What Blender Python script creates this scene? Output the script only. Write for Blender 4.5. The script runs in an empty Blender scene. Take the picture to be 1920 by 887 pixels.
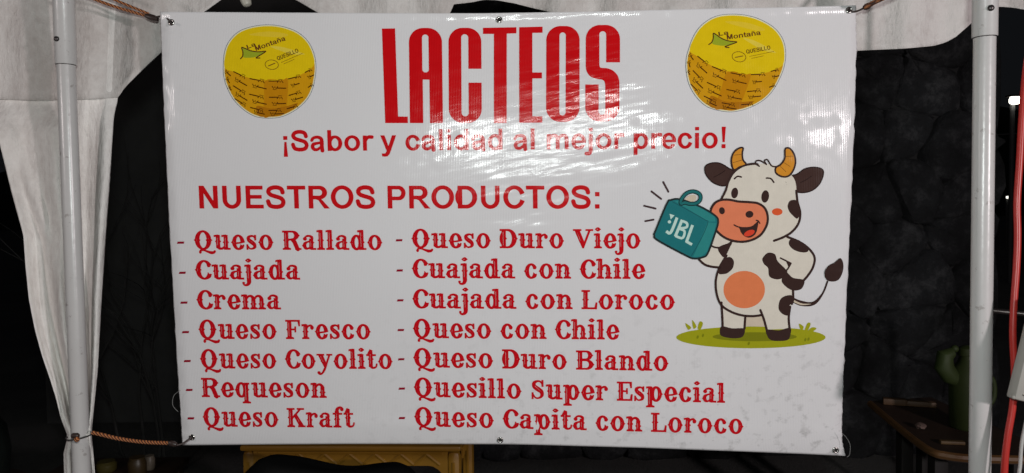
import bpy, bmesh, math, random
import numpy as np
from mathutils import Vector, Matrix
from mathutils.geometry import tessellate_polygon, delaunay_2d_cdt
random.seed(7)
rng = np.random.default_rng(7)
S = bpy.context.scene
COL = S.collection
R = math.radians

# ---------------------------------------------------------------- camera
F = 1397.0                        # focal length in photo pixels (1920 wide)
PITCH, ROLL = R(2.34), R(0.825)
C0 = Vector((0, 0, 1.6))
fwd = Vector((0, math.cos(PITCH), -math.sin(PITCH)))
up0 = Vector((0, math.sin(PITCH), math.cos(PITCH)))
rt0 = Vector((1, 0, 0))
rt = rt0*math.cos(ROLL) - up0*math.sin(ROLL)
up = up0*math.cos(ROLL) + rt0*math.sin(ROLL)
cd = bpy.data.cameras.new('camera')
cam = bpy.data.objects.new('camera', cd)
COL.objects.link(cam)
cam.matrix_world = Matrix(((rt.x, up.x, -fwd.x, C0.x), (rt.y, up.y, -fwd.y, C0.y), (rt.z, up.z, -fwd.z, C0.z), (0, 0, 0, 1)))
cd.sensor_fit = 'HORIZONTAL'; cd.sensor_width = 36; cd.lens = 36*F/1920
cd.clip_start = 0.02; cd.clip_end = 500
S.camera = cam

# ---------------------------------------------------------------- night sky, unseen lamps, exposure
W = bpy.data.worlds.new('World'); S.world = W; W.use_nodes = True
nt = W.node_tree
bg = nt.nodes['Background']; bg.inputs[0].default_value = (.0042, .0046, .0054, 1); bg.inputs[1].default_value = 1.0   # night sky over a town
S.view_settings.view_transform = 'Standard'; S.view_settings.look = 'None'
S.view_settings.exposure = 0.06; S.view_settings.gamma = 1; S.view_settings.use_curve_mapping = False

def lamp(name, loc, power, col, radius):
    l = bpy.data.lights.new(name, 'POINT'); l.energy = power; l.color = col; l.shadow_soft_size = radius
    o = bpy.data.objects.new(name, l); o.location = loc; COL.objects.link(o); return o
lamp('light_near_camera', (0.03, -0.06, 1.71), 46.5, (0.93, 1.0, 0.975), 0.03)  # unseen light by the camera, set for flash-like glare on the banner
lamp('bulb_light_on_left', (-1.90, 0.60, 1.95), 15, (1.0, 0.89, 0.88), 0.06)
lamp('bulb_light_on_right', (2.25, -1.00, 1.80), 155, (1.0, 0.90, 0.92), 0.08)

# ---------------------------------------------------------------- geometry helpers
def P(px, py, z):
    return C0 + (fwd + rt*((px-960)/F) - up*((py-443.5)/F))*z
def on_height(px, py, h):
    d = fwd + rt*((px-960)/F) - up*((py-443.5)/F)
    return C0 + d*((h-C0.z)/d.z)
def lin(c):
    return tuple((v/255/12.92 if v/255 <= .04045 else ((v/255+.055)/1.055)**2.4) for v in c) + (1,)

def link(name, me, parent=None, loc=(0, 0, 0)):
    o = bpy.data.objects.new(name, me); COL.objects.link(o); o.location = loc
    if parent: o.parent = parent
    return o
def thing(name, label, cat, loc=(0, 0, 0), group=None):
    o = link(name, None, None, loc); o.empty_display_size = .1
    return tag(o, label, cat, group)
def tag(o, label=None, cat=None, group=None, kind=None):
    if label: o['label'] = label
    if cat: o['category'] = cat
    if group: o['group'] = group
    if kind: o['kind'] = kind
    return o
def root_of(p):
    while p.parent: p = p.parent
    return p
def mesh(name, verts, faces, mats, parent=None, fm=None, smooth=True):
    off = Vector(root_of(parent).location) if parent else Vector((0, 0, 0))
    me = bpy.data.meshes.new(name)
    me.from_pydata([tuple(Vector(v)-off) for v in verts], [], faces)
    if not isinstance(mats, (list, tuple)): mats = [mats]
    for m in mats: me.materials.append(m)
    if fm: me.polygons.foreach_set('material_index', fm)
    me.polygons.foreach_set('use_smooth', [smooth]*len(me.polygons))
    me.update()
    return link(name, me, parent)
class MB:
    """collects shapes for ONE mesh"""
    def __init__(s): s.v = []; s.f = []; s.m = []
    def add(s, v, f, mi=0):
        n = len(s.v); s.v += [Vector(q) for q in v]; s.f += [tuple(i+n for i in q) for q in f]; s.m += [mi]*len(f)
    def box(s, lo, hi, mi=0, bev=0, mat=None):
        bm = bmesh.new(); bmesh.ops.create_cube(bm, size=1)
        for q in bm.verts: q.co = Vector([lo[i]+(q.co[i]+.5)*(hi[i]-lo[i]) for i in range(3)])
        if bev: bmesh.ops.bevel(bm, geom=bm.edges[:], offset=bev, segments=2, affect='EDGES', profile=.5)
        s.bm(bm, mi, mat)
    def bm(s, bm, mi=0, mat=None):
        bm.verts.ensure_lookup_table()
        for i, q in enumerate(bm.verts): q.index = i
        s.add([(mat @ q.co) if mat else q.co.copy() for q in bm.verts], [[q.index for q in f.verts] for f in bm.faces], mi); bm.free()
    def tube(s, pts, rad, n=12, mi=0, caps=True):
        pts = [Vector(p) for p in pts]
        if not isinstance(rad, (list, tuple)): rad = [rad]*len(pts)
        rings = []; ref = None
        for i, p in enumerate(pts):
            t = (pts[min(i+1, len(pts)-1)]-pts[max(i-1, 0)]).normalized()
            if ref is None: ref = t.orthogonal().normalized()
            ref = (ref - t*ref.dot(t)).normalized(); b = t.cross(ref)
            rings.append([p+(ref*math.cos(a)+b*math.sin(a))*rad[i] for a in [2*math.pi*k/n for k in range(n)]])
        v = [q for r_ in rings for q in r_]
        f = [(i*n+k, i*n+(k+1) % n, (i+1)*n+(k+1) % n, (i+1)*n+k) for i in range(len(pts)-1) for k in range(n)]
        if caps: f += [tuple(range(n-1, -1, -1)), tuple((len(pts)-1)*n+k for k in range(n))]
        s.add(v, f, mi)
    def lathe(s, c, prof, n=32, mi=0, axis=None):
        c = Vector(c); q = Vector((0, 0, 1)).rotation_difference(Vector(axis)) if axis else None
        v = []
        for (r_, z) in prof:
            for k in range(n):
                a = 2*math.pi*k/n; w = Vector((r_*math.cos(a), r_*math.sin(a), z))
                if q: w = q @ w
                v.append(c+w)
        f = [(i*n+k, i*n+(k+1) % n, (i+1)*n+(k+1) % n, (i+1)*n+k) for i in range(len(prof)-1) for k in range(n)]
        f += [tuple(range(n-1, -1, -1)), tuple((len(prof)-1)*n+k for k in range(n))]
        s.add(v, f, mi)
    def sphere(s, c, r_, mi=0, sc=(1, 1, 1)):
        bm = bmesh.new(); bmesh.ops.create_uvsphere(bm, u_segments=20, v_segments=12, radius=r_)
        s.bm(bm, mi, Matrix.Translation(c) @ Matrix.Diagonal((*sc, 1)))
    def torus(s, c, R_, r_, axis, mi=0, n=28, m=10):
        c = Vector(c); q = Vector((0, 0, 1)).rotation_difference(Vector(axis)); v = []; f = []
        for i in range(n):
            a = 2*math.pi*i/n
            for j in range(m):
                b = 2*math.pi*j/m
                v.append(c + q @ Vector(((R_+r_*math.cos(b))*math.cos(a), (R_+r_*math.cos(b))*math.sin(a), r_*math.sin(b))))
                f.append((i*m+j, ((i+1) % n)*m+j, ((i+1) % n)*m+(j+1) % m, i*m+(j+1) % m))
        s.add(v, f, mi)
    def build(s, name, mats, parent=None, smooth=True, angle=40):
        o = mesh(name, s.v, s.f, mats, parent, s.m, smooth)
        if smooth: o.data.set_sharp_from_angle(angle=R(angle))
        return o
def spline(pts, closed=False, n=8):
    pts = [np.array(p, float) for p in pts]; out = []
    N = len(pts)
    for i in range(N if closed else N-1):
        if closed: a, b, c, d = pts[(i-1) % N], pts[i], pts[(i+1) % N], pts[(i+2) % N]
        else: a, b, c, d = pts[max(i-1, 0)], pts[i], pts[i+1], pts[min(i+2, N-1)]
        for k in range(n):
            t = k/n
            out.append(.5*((2*b)+(-a+c)*t+(2*a-5*b+4*c-d)*t*t+(-a+3*b-3*c+d)*t**3))
    if not closed: out.append(pts[-1])
    return out
def curve1(pts):
    xs = [p[0] for p in pts]; ys = [p[1] for p in pts]
    return lambda x: float(np.interp(x, xs, ys))

# ---------------------------------------------------------------- materials
def newmat(name):
    m = bpy.data.materials.new(name); m.use_nodes = True
    return m, m.node_tree, m.node_tree.nodes['Principled BSDF']
class NB:
    def __init__(s, nt): s.nt = nt
    def n(s, t, **kw):
        o = s.nt.nodes.new(t)
        for k, v in kw.items():
            if k[0] == 'i' and k[1:].isdigit():
                if hasattr(v, 'is_linked') and hasattr(v, 'node'): s.nt.links.new(v, o.inputs[int(k[1:])])
                else: o.inputs[int(k[1:])].default_value = v
            else: setattr(o, k, v)
        return o
    def math(s, op, a, b=0.0, c=0.0):
        return s.n('ShaderNodeMath', operation=op, i0=a, i1=b, i2=c).outputs[0]
    def ramp(s, fac, stops):
        r_ = s.n('ShaderNodeValToRGB', i0=fac); e = r_.color_ramp.elements
        e[0].position, e[0].color = stops[0]; e[1].position, e[1].color = stops[-1]
        for p, c in stops[1:-1]:
            k = e.new(p); k.color = c
        return r_.outputs[0]
    def mix(s, fac, a, b):
        o = s.nt.nodes.new('ShaderNodeMix'); o.data_type = 'RGBA'
        for sock, v in ((o.inputs[0], fac), (o.inputs[6], a), (o.inputs[7], b)):
            if hasattr(v, 'node'): s.nt.links.new(v, sock)
            else: sock.default_value = v
        return o.outputs[2]
    def noise(s, vec, scale, detail=3, rough=.55):
        o = s.n('ShaderNodeTexNoise'); o.inputs['Scale'].default_value = scale; o.inputs['Detail'].default_value = detail
        o.inputs['Roughness'].default_value = rough
        if vec is not None: s.nt.links.new(vec, o.inputs['Vector'])
        return o.outputs[0]

def vinyl_bump(b, bsdf):
    """one relief for sheet and ink: the ink is a film on the sheet, so both share the place's coordinates"""
    pos = b.n('ShaderNodeNewGeometry').outputs['Position']
    sp = b.n('ShaderNodeSeparateXYZ', i0=pos)
    x, z = sp.outputs[0], sp.outputs[2]
    zz = b.math('ADD', b.math('MULTIPLY', z, 16.0), b.math('MULTIPLY', x, -2.6))
    v1 = b.n('ShaderNodeCombineXYZ', i0=b.math('MULTIPLY', x, 3.6), i1=zz).outputs[0]
    n1 = b.noise(v1, 1.0, 2.5, .5)
    v0 = b.n('ShaderNodeCombineXYZ', i0=b.math('MULTIPLY', x, 2.6), i1=b.math('MULTIPLY', z, 3.0)).outputs[0]
    v2 = b.n('ShaderNodeCombineXYZ', i0=b.math('MULTIPLY', x, 16.0), i1=b.math('MULTIPLY', zz, 3.4)).outputs[0]
    n2 = b.noise(v2, 1.0, 2, .5)
    n3 = b.noise(pos, 2.2, 1)
    mask = b.ramp(n3, [(.42, (0.15,)*3+(1,)), (.62, (1, 1, 1, 1))])
    wv = b.math('SINE', b.math('MULTIPLY', x, 2*math.pi/.0036))
    nz = b.noise(pos, 30, 1)
    # the upper half of the sheet is slack and rippled, the lower half hangs smooth
    slack = b.n('ShaderNodeMapRange', i0=z, i1=1.36, i2=1.56, i3=.32, i4=1.0).outputs[0]
    mid = b.math('ADD', b.math('MULTIPLY', b.math('EXPONENT', b.math('MULTIPLY', b.math('POWER', b.math('ABSOLUTE', b.math('DIVIDE', b.math('SUBTRACT', x, .09), .24)), 2.0), -1.0)), .94), .06)
    slack = b.math('MULTIPLY', slack, mid); mask = b.math('MULTIPLY', mask, mid)
    mask1 = b.math('MULTIPLY', b.ramp(b.noise(v0, 1.0, 1), [(.40, (.30,)*3+(1,)), (.60, (1, 1, 1, 1))]), slack)
    h = b.math('MULTIPLY', b.math('MULTIPLY', n1, mask1), .0060)
    h = b.math('ADD', h, b.math('MULTIPLY', b.math('MULTIPLY', n2, mask), .0013))
    h = b.math('ADD', h, b.math('MULTIPLY', b.math('MULTIPLY', wv, nz), .00013))
    bp = b.n('ShaderNodeBump'); bp.inputs['Strength'].default_value = 1; bp.inputs['Distance'].default_value = 1
    b.nt.links.new(h, bp.inputs['Height']); b.nt.links.new(bp.outputs[0], bsdf.inputs['Normal'])
    bsdf.inputs['Roughness'].default_value = .125; bsdf.inputs['Specular IOR Level'].default_value = .19
    return pos, x, z
INK = {}
def ink(rgb, rough=.125):
    k = (tuple(rgb), rough)
    if k in INK: return INK[k]
    m, t, p = newmat('ink'); b = NB(t)
    pos, x, z = vinyl_bump(b, p)
    n = b.noise(pos, 60, 3)
    c = tuple(min(.85, v_*1.28) for v_ in lin(rgb)[:3])+(1,); d = tuple(v*.86 for v in c[:3])+(1,)
    t.links.new(b.mix(n, d, c), p.inputs['Base Color'])
    p.inputs['Roughness'].default_value = rough
    INK[k] = m; return m
def vinyl_white():
    m, t, p = newmat('white_vinyl'); b = NB(t)
    pos, x, z = vinyl_bump(b, p)
    # grime: specks and scuffs, thicker towards the bottom right corner
    low = b.math('MULTIPLY', b.math('SUBTRACT', 1.42, z), 2.7)
    rgt = b.math('ADD', b.math('MULTIPLY', x, .55), .35)
    zone = b.math('MULTIPLY', low, rgt); zone.node.use_clamp = True
    st = b.n('ShaderNodeCombineXYZ', i0=b.math('MULTIPLY', x, 1.0), i1=b.math('MULTIPLY', z, 1.05)).outputs[0]
    sp1 = b.ramp(b.noise(st, 38, 5, .62), [(.54, (0, 0, 0, 1)), (.70, (1, 1, 1, 1))])
    sp2 = b.ramp(b.noise(st, 95, 3, .6), [(.67, (0, 0, 0, 1)), (.74, (1, 1, 1, 1))])
    big = b.ramp(b.noise(pos, 7, 4, .6), [(.4, (0, 0, 0, 1)), (.75, (1, 1, 1, 1))])
    g = b.math('MULTIPLY', b.math('ADD', b.math('MULTIPLY', sp1, .6), b.math('MULTIPLY', sp2, .5)), zone)
    g = b.math('ADD', g, b.math('MULTIPLY', big, b.math('MULTIPLY', zone, .08)))
    g = b.math('ADD', g, b.math('MULTIPLY', sp2, .05)); g.node.use_clamp = True
    # soiled upper hem
    hem = b.ramp(z, [(.0, (0, 0, 0, 1)), (1, (1, 1, 1, 1))])
    tone = b.mix(b.noise(pos, 2.5, 3), (.715, .70, .71, 1), (.775, .765, .772, 1))
    c = b.mix(g, tone, (.17, .165, .15, 1))
    t.links.new(c, p.inputs['Base Color'])
    return m
def cloth(name, c1, c2, rough=.85):
    m, t, p = newmat(name); b = NB(t)
    pos = b.n('ShaderNodeNewGeometry').outputs['Position']
    sp = b.n('ShaderNodeSeparateXYZ', i0=pos)
    sv = b.n('ShaderNodeCombineXYZ', i0=sp.outputs[0], i1=sp.outputs[1], i2=b.math('MULTIPLY', sp.outputs[2], .45)).outputs[0]
    big = b.noise(sv, 5.5, 7, .66); fine = b.noise(pos, 55, 4, .6)
    f = b.math('ADD', b.math('MULTIPLY', big, .75), b.math('MULTIPLY', fine, .25))
    col = b.ramp(f, [(.36, c1), (.56, c2), (.75, c2)])
    t.links.new(col, p.inputs['Base Color'])
    p.inputs['Roughness'].default_value = rough; p.inputs['Specular IOR Level'].default_value = .25
    wx = b.math('SINE', b.math('MULTIPLY', b.math('ADD', sp.outputs[0], sp.outputs[1]), 2*math.pi/.004))
    wz = b.math('SINE', b.math('MULTIPLY', sp.outputs[2], 2*math.pi/.004))
    h = b.math('ADD', b.math('MULTIPLY', b.noise(sv, 11, 6, .62), .022), b.math('MULTIPLY', b.math('ADD', wx, wz), .00005))
    bp = b.n('ShaderNodeBump'); bp.inputs['Distance'].default_value = 1; bp.inputs['Strength'].default_value = .8
    t.links.new(h, bp.inputs['Height']); t.links.new(bp.outputs[0], p.inputs['Normal'])
    return m
def plain(name, rgb, rough=.5, metal=0, var=.15, scale=25, bump=0, spec=.5):
    m, t, p = newmat(name); b = NB(t)
    tc = b.n('ShaderNodeTexCoord').outputs['Object']
    n = b.noise(tc, scale, 5, .6)
    c = rgb if len(rgb) == 4 else tuple(rgb)+(1,)
    d = tuple(v*(1-var*2) for v in c[:3])+(1,)
    t.links.new(b.mix(n, d, c), p.inputs['Base Color'])
    p.inputs['Roughness'].default_value = rough; p.inputs['Metallic'].default_value = metal
    p.inputs['Specular IOR Level'].default_value = spec
    if bump:
        bp = b.n('ShaderNodeBump'); bp.inputs['Distance'].default_value = bump; bp.inputs['Strength'].default_value = 1
        t.links.new(n, bp.inputs['Height']); t.links.new(bp.outputs[0], p.inputs['Normal'])
    return m
def enamel():
    m, t, p = newmat('white_enamel'); b = NB(t)
    tc = b.n('ShaderNodeTexCoord').outputs['Object']
    scr = b.ramp(b.noise(tc, 45, 4, .65), [(.63, (0, 0, 0, 1)), (.69, (1, 1, 1, 1))])
    base = b.mix(b.noise(tc, 6, 4), (.51, .495, .485, 1), (.61, .60, .59, 1))
    t.links.new(b.mix(b.math('MULTIPLY', scr, .5), base, (.2, .17, .15, 1)), p.inputs['Base Color'])
    p.inputs['Roughness'].default_value = .28
    bp = b.n('ShaderNodeBump'); bp.inputs['Distance'].default_value = .0008
    t.links.new(b.noise(tc, 30, 2), bp.inputs['Height']); t.links.new(bp.outputs[0], p.inputs['Normal'])
    return m
def braid():
    m, t, p = newmat('braided_cord'); b = NB(t)
    pos = b.n('ShaderNodeNewGeometry').outputs['Position']
    sp = b.n('ShaderNodeSeparateXYZ', i0=pos)
    w = b.math('SINE', b.math('MULTIPLY', b.math('ADD', sp.outputs[0], b.math('MULTIPLY', sp.outputs[2], .8)), 2*math.pi/.0062))
    w = b.math('ADD', b.math('MULTIPLY', w, .5), .5)
    c = b.ramp(w, [(.1, (.07, .022, .010, 1)), (.5, (.33, .095, .03, 1)), (.95, (.55, .21, .07, 1))])
    t.links.new(c, p.inputs['Base Color']); p.inputs['Roughness'].default_value = .7
    bp = b.n('ShaderNodeBump'); bp.inputs['Distance'].default_value = .0015
    t.links.new(w, bp.inputs['Height']); t.links.new(bp.outputs[0], p.inputs['Normal'])
    return m
def ground_mat():
    m, t, p = newmat('ground'); b = NB(t)
    tc = b.n('ShaderNodeTexCoord').outputs['Object']
    c = b.ramp(b.noise(tc, 1.2, 8, .65), [(.3, (.09, .088, .082, 1)), (.7, (.17, .165, .155, 1))])
    t.links.new(c, p.inputs['Base Color']); p.inputs['Roughness'].default_value = .9
    bp = b.n('ShaderNodeBump'); bp.inputs['Distance'].default_value = .02
    t.links.new(b.noise(tc, 40, 6, .7), bp.inputs['Height']); t.links.new(bp.outputs[0], p.inputs['Normal'])
    return m
def stone_mat():
    m, t, p = newmat('rough_stone'); b = NB(t)
    pos = b.n('ShaderNodeNewGeometry').outputs['Position']
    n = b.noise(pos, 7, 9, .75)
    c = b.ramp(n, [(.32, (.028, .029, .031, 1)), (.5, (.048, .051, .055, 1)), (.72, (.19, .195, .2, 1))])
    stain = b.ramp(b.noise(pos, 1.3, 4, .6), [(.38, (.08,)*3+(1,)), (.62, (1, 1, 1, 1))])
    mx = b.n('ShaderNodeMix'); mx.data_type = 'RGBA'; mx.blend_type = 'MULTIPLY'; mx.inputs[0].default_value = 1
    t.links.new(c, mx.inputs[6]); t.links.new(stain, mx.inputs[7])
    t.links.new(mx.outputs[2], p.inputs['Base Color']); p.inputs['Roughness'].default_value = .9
    bp = b.n('ShaderNodeBump'); bp.inputs['Distance'].default_value = .06
    t.links.new(b.noise(pos, 9, 9, .75), bp.inputs['Height']); t.links.new(bp.outputs[0], p.inputs['Normal'])
    return m
def emit(name, col, s):
    m, t, p = newmat(name)
    p.inputs['Emission Color'].default_value = col; p.inputs['Emission Strength'].default_value = s
    p.inputs['Base Color'].default_value = (.8, .8, .8, 1)
    return m
M_WHITE = vinyl_white()
M_CLOTH = cloth('soiled_canvas', (.50, .455, .43, 1), (.68, .65, .625, 1))
M_CLOTH2 = cloth('soiled_curtain', (.68, .64, .61, 1), (.86, .83, .80, 1))
M_ENAMEL = enamel()
M_BRAID = braid()
M_STEEL = plain('dark_steel', (.10, .09, .09), .35, .8)
M_NICKEL = plain('nickel', (.62, .6, .57), .25, 1)
M_BLACK = plain('black_rubber', (.025, .02, .02), .45)
M_HOOK = plain('dark_hook', (.045, .028, .024), .4)
M_HOLE = plain('dark_hole', (.012, .011, .010), .8)

# ---------------------------------------------------------------- ground and the dark yard behind
v = [(-150, -150, 0), (150, -150, 0), (150, 200, 0), (-150, 200, 0)]
tag(mesh('ground', v, [(0, 1, 2, 3)], ground_mat(), smooth=False), kind='structure')

def stone_wall():
    """rubble wall: irregular rough-faced stones set in dark mortar"""
    X0, X1, Z1, Y = -0.9, 3.02, 3.95, 4.6
    t = thing('stone_wall', 'dark rough stone block wall in the night behind the banner and the right pole', 'wall', (1.06, Y, 0))
    rr = random.Random(11); pts = []
    nx, nz = 11, 13
    for j in range(nz):
        for i in range(nx):
            pts.append((X0+(i+.5+(.5 if j % 2 else 0)-.25+rr.uniform(-.36, .36))*(X1-X0)/nx, (j+.5+rr.uniform(-.34, .34))*Z1/nz))
    mb = MB()
    for i, p in enumerate(pts):
        poly = [(X0, 0), (X1, 0), (X1, Z1), (X0, Z1)]
        for k, q in enumerate(pts):
            if k == i or abs(q[0]-p[0])+abs(q[1]-p[1]) > 2.2: continue
            mx, mz = (p[0]+q[0])/2, (p[1]+q[1])/2; nxv, nzv = q[0]-p[0], q[1]-p[1]; out = []
            for a in range(len(poly)):
                A, Bq = poly[a], poly[(a+1) % len(poly)]
                da = (A[0]-mx)*nxv+(A[1]-mz)*nzv; db = (Bq[0]-mx)*nxv+(Bq[1]-mz)*nzv
                if da <= 0: out.append(A)
                if (da < 0) != (db < 0) and da != db: tt = da/(da-db); out.append((A[0]+(Bq[0]-A[0])*tt, A[1]+(Bq[1]-A[1])*tt))
            poly = out
            if len(poly) < 3: break
        if len(poly) < 3: continue
        cx = sum(a[0] for a in poly)/len(poly); cz = sum(a[1] for a in poly)/len(poly); d = rr.uniform(-.05, .05)
        ring = spline([(cx+(a[0]-cx)*.93, cz+(a[1]-cz)*.93) for a in poly for _ in (0,)], True, 3)
        n = len(ring); v = []; f = []
        for sc, dy in ((1.0, .16), (1.0, .03+d), (.93, .008+d), (.8, d), (.45, d-.012)):
            for a in ring: v.append((cx+(a[0]-cx)*sc+rr.uniform(-.008, .008), Y+dy+rr.uniform(-.010, .010), cz+(a[1]-cz)*sc+rr.uniform(-.008, .008)))
        for k in range(4): f += [(k*n+a, k*n+(a+1) % n, (k+1)*n+(a+1) % n, (k+1)*n+a) for a in range(n)]
        v.append((cx, Y+d-.014, cz)); f += [(4*n+a, 4*n+(a+1) % n, 5*n) for a in range(n)]
        mb.add(v, f)
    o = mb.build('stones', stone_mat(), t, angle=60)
    bm = bmesh.new(); bm.from_mesh(o.data); bmesh.ops.recalc_face_normals(bm, faces=bm.faces[:]); bm.to_mesh(o.data); bm.free()
    mm = MB(); mm.box((X0, Y+.075, 0), (X1, Y+.35, Z1)); mm.build('mortar', plain('mortar', (.045, .045, .045), .95, 0, .3, 8, .01), t)
stone_wall()

t = thing('added_back_wall', 'added dark plastered wall lifting the black in the gap left of the banner', 'wall', (-2.2, 5.6, 0))  # wall added to lift the dark level of this gap
mb = MB(); mb.box((-3.55, 5.6, 0), (-.92, 5.8, 3.6)); mb.build('plaster', plain('dark_plaster', (.14, .14, .135), .9, 0, .35, 3, .01), t)
mb = MB(); mb.box((-3.6, 5.55, 3.601), (-.9, 5.85, 3.68), 0, .01); mb.build('coping', plain('coping_stone', (.10, .10, .10), .9), t)
hv = []; hf = []; rr = random.Random(8)
for i in range(61):
    x = -120+i*4; h = 9+4*math.sin(i*.35)+3*math.sin(i*.13+1)+rr.uniform(-.7, .7)
    hv += [(x, 70, -.5), (x, 74, h*.7), (x, 82, h), (x, 100, -.5)]
for i in range(60):
    for k in range(3): hf.append((i*4+k, i*4+4+k, i*4+5+k, i*4+1+k))
tag(mesh('hills', hv, hf, plain('night_hill', (.03, .035, .03), .9)), kind='structure')
def shrub():
    c = Vector((-2.12, 4.3, 0)); t = thing('bare_shrub', 'dark shrub with thin pale twigs behind the gap left of the banner', 'shrub', c)
    rr = random.Random(4); st = MB(); lf = MB()
    def grow(p, d, L, r_, k):
        pts = [p]
        for i in range(4):
            d = (d+Vector((rr.uniform(-.25, .25), rr.uniform(-.25, .25), rr.uniform(-.12, .16)))).normalized(); pts.append(pts[-1]+d*L/4)
        st.tube(pts, [r_, r_*.85, r_*.7, r_*.6, r_*.45], 6)
        if k:
            for i in range(4 if k > 1 else 3): grow(pts[rr.choice((2, 3, 4))], (d+Vector((rr.uniform(-.5, .5), rr.uniform(-1, 1), rr.uniform(-.3, .5)))).normalized(), L*.62, r_*.5, k-1)
        else:
            for i in range(0):
                q = pts[rr.randint(1, 4)]+Vector((rr.uniform(-.06, .06), rr.uniform(-.06, .06), rr.uniform(-.06, .06)))
                a = Vector((rr.uniform(-1, 1), rr.uniform(-1, 1), rr.uniform(-.6, .6))).normalized(); b_ = a.orthogonal().normalized(); s_ = rr.uniform(.018, .04)
                lf.add([q, q+a*s_+b_*s_*.4, q+a*s_*2, q+a*s_-b_*s_*.4], [(0, 1, 2, 3)])
    for k in range(4): grow(c+Vector((rr.uniform(-.08, .08), rr.uniform(-.1, .1), 0)), Vector((rr.uniform(-.2, .2), rr.uniform(-.4, .4), 1)).normalized(), 1.1, .010, 2)
    st.build('twigs', plain('grey_bark', (.06, .058, .055), .9, 0, .2, 20), t)
shrub()

# ---------------------------------------------------------------- banner surface
TOP = [(300, 22), (500, 23.5), (700, 24.5), (900, 25), (1100, 22), (1300, 17), (1500, 13), (1605, 10)]
BOT = [(342, 835), (500, 833.5), (650, 832.5), (800, 832.5), (940, 833), (1000, 834), (1200, 839.5), (1400, 847), (1500, 851), (1586, 855)]
LEF = [(300, 22), (303, 100), (308, 220), (313, 330), (318, 430), (325, 560), (332, 680), (338, 770), (342, 835)]
RIG = [(1605, 10), (1606, 95), (1603, 200), (1598, 320), (1593, 450), (1587, 560), (1584, 650), (1580, 740), (1578, 800), (1579, 830), (1586, 855)]
topx = curve1([(p[0], p[1]) for p in TOP]); botx = curve1([(p[0], p[1]) for p in BOT])
lefy = curve1([(p[1], p[0]) for p in LEF]); rigy = curve1([(p[1], p[0]) for p in RIG])
def zb(px, py):
    """depth of the hanging sheet: a tilted plane, a shallow belly, side edges and bottom curling back"""
    inv = (1/1.65)*(1 + .034*(px-953)/1272 - .052*(py-430)/830)
    z = 1/inv
    u = min(max((px-lefy(py))/(rigy(py)-lefy(py)), 0), 1); w = min(max((py-20)/820, 0), 1)
    z += .004*math.sin(math.pi*u)*math.sin(math.pi*w) - .004*math.sin(2.2*math.pi*u+.6)*math.sin(math.pi*w)
    for d, L, A in ((px-lefy(py), 20, .006), (rigy(py)-px, 18, .006), (botx(px)-py, 30, .004), (py-topx(px), 24, -.003)):
        if d < L: z += A*(1-max(d, 0)/L)**2
    for d in (px-lefy(py), rigy(py)-px):          # the cut edges are wavy
        if d < 13: z += .0016*math.sin(py*.31+3*math.sin(py*.083))*(1-max(d, 0)/13)
    yc = 798+(px-900)*.016
    z -= .0028*math.exp(-((py-yc)/9)**2/2)*(.35+.65*math.exp(-((px-960)/230)**2))
    return z
def onb(px, py, mm=0.0):
    return P(px, py, zb(px, py) - mm*.001)
NX, NY = 150, 96
def nonu(n, e):
    t = np.linspace(0, 1, n+1); return t - e*np.sin(2*np.pi*t)/(2*np.pi)
us, ws = nonu(NX, .8), nonu(NY, .6)
verts = []; rr = random.Random(5)
fray = [rr.uniform(-1.3, 1.6) if rr.random() < .5 else rr.uniform(-.4, .4) for _ in range(NY+1)]
for j, w in enumerate(ws):
    yl = 22+(835-22)*w; yr = 10+(855-10)*w
    for i, u in enumerate(us):
        xt = 300+(1605-300)*u; xb = 342+(1586-342)*u
        x = (1-u)*lefy(yl)+u*rigy(yr) + (1-w)*xt + w*xb - ((1-u)*(1-w)*300+u*(1-w)*1605+(1-u)*w*342+u*w*1586)
        y = (1-u)*yl+u*yr + (1-w)*topx(xt) + w*botx(xb) - ((1-u)*(1-w)*22+u*(1-w)*10+(1-u)*w*835+u*w*855)
        if i == NX: x += fray[j]
        if i == 0: x += fray[-1-j]*.5
        verts.append(onb(x, y))
faces = [(j*(NX+1)+i, (j+1)*(NX+1)+i, (j+1)*(NX+1)+i+1, j*(NX+1)+i+1) for j in range(NY) for i in range(NX)]
banner = thing('vinyl_banner', 'white glossy vinyl price banner with red lettering, two yellow cheeses and a cow', 'banner', P(953, 855, 1.70))
sheet = mesh('banner_sheet', verts, faces, M_WHITE, banner)
sm = sheet.modifiers.new('thickness', 'SOLIDIFY'); sm.thickness = .0007; sm.offset = -1
# make sure normals look at the camera so that the thickness goes backwards
if (sheet.data.polygons[0].normal).dot(fwd) > 0:
    sheet.data.flip_normals()

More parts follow.
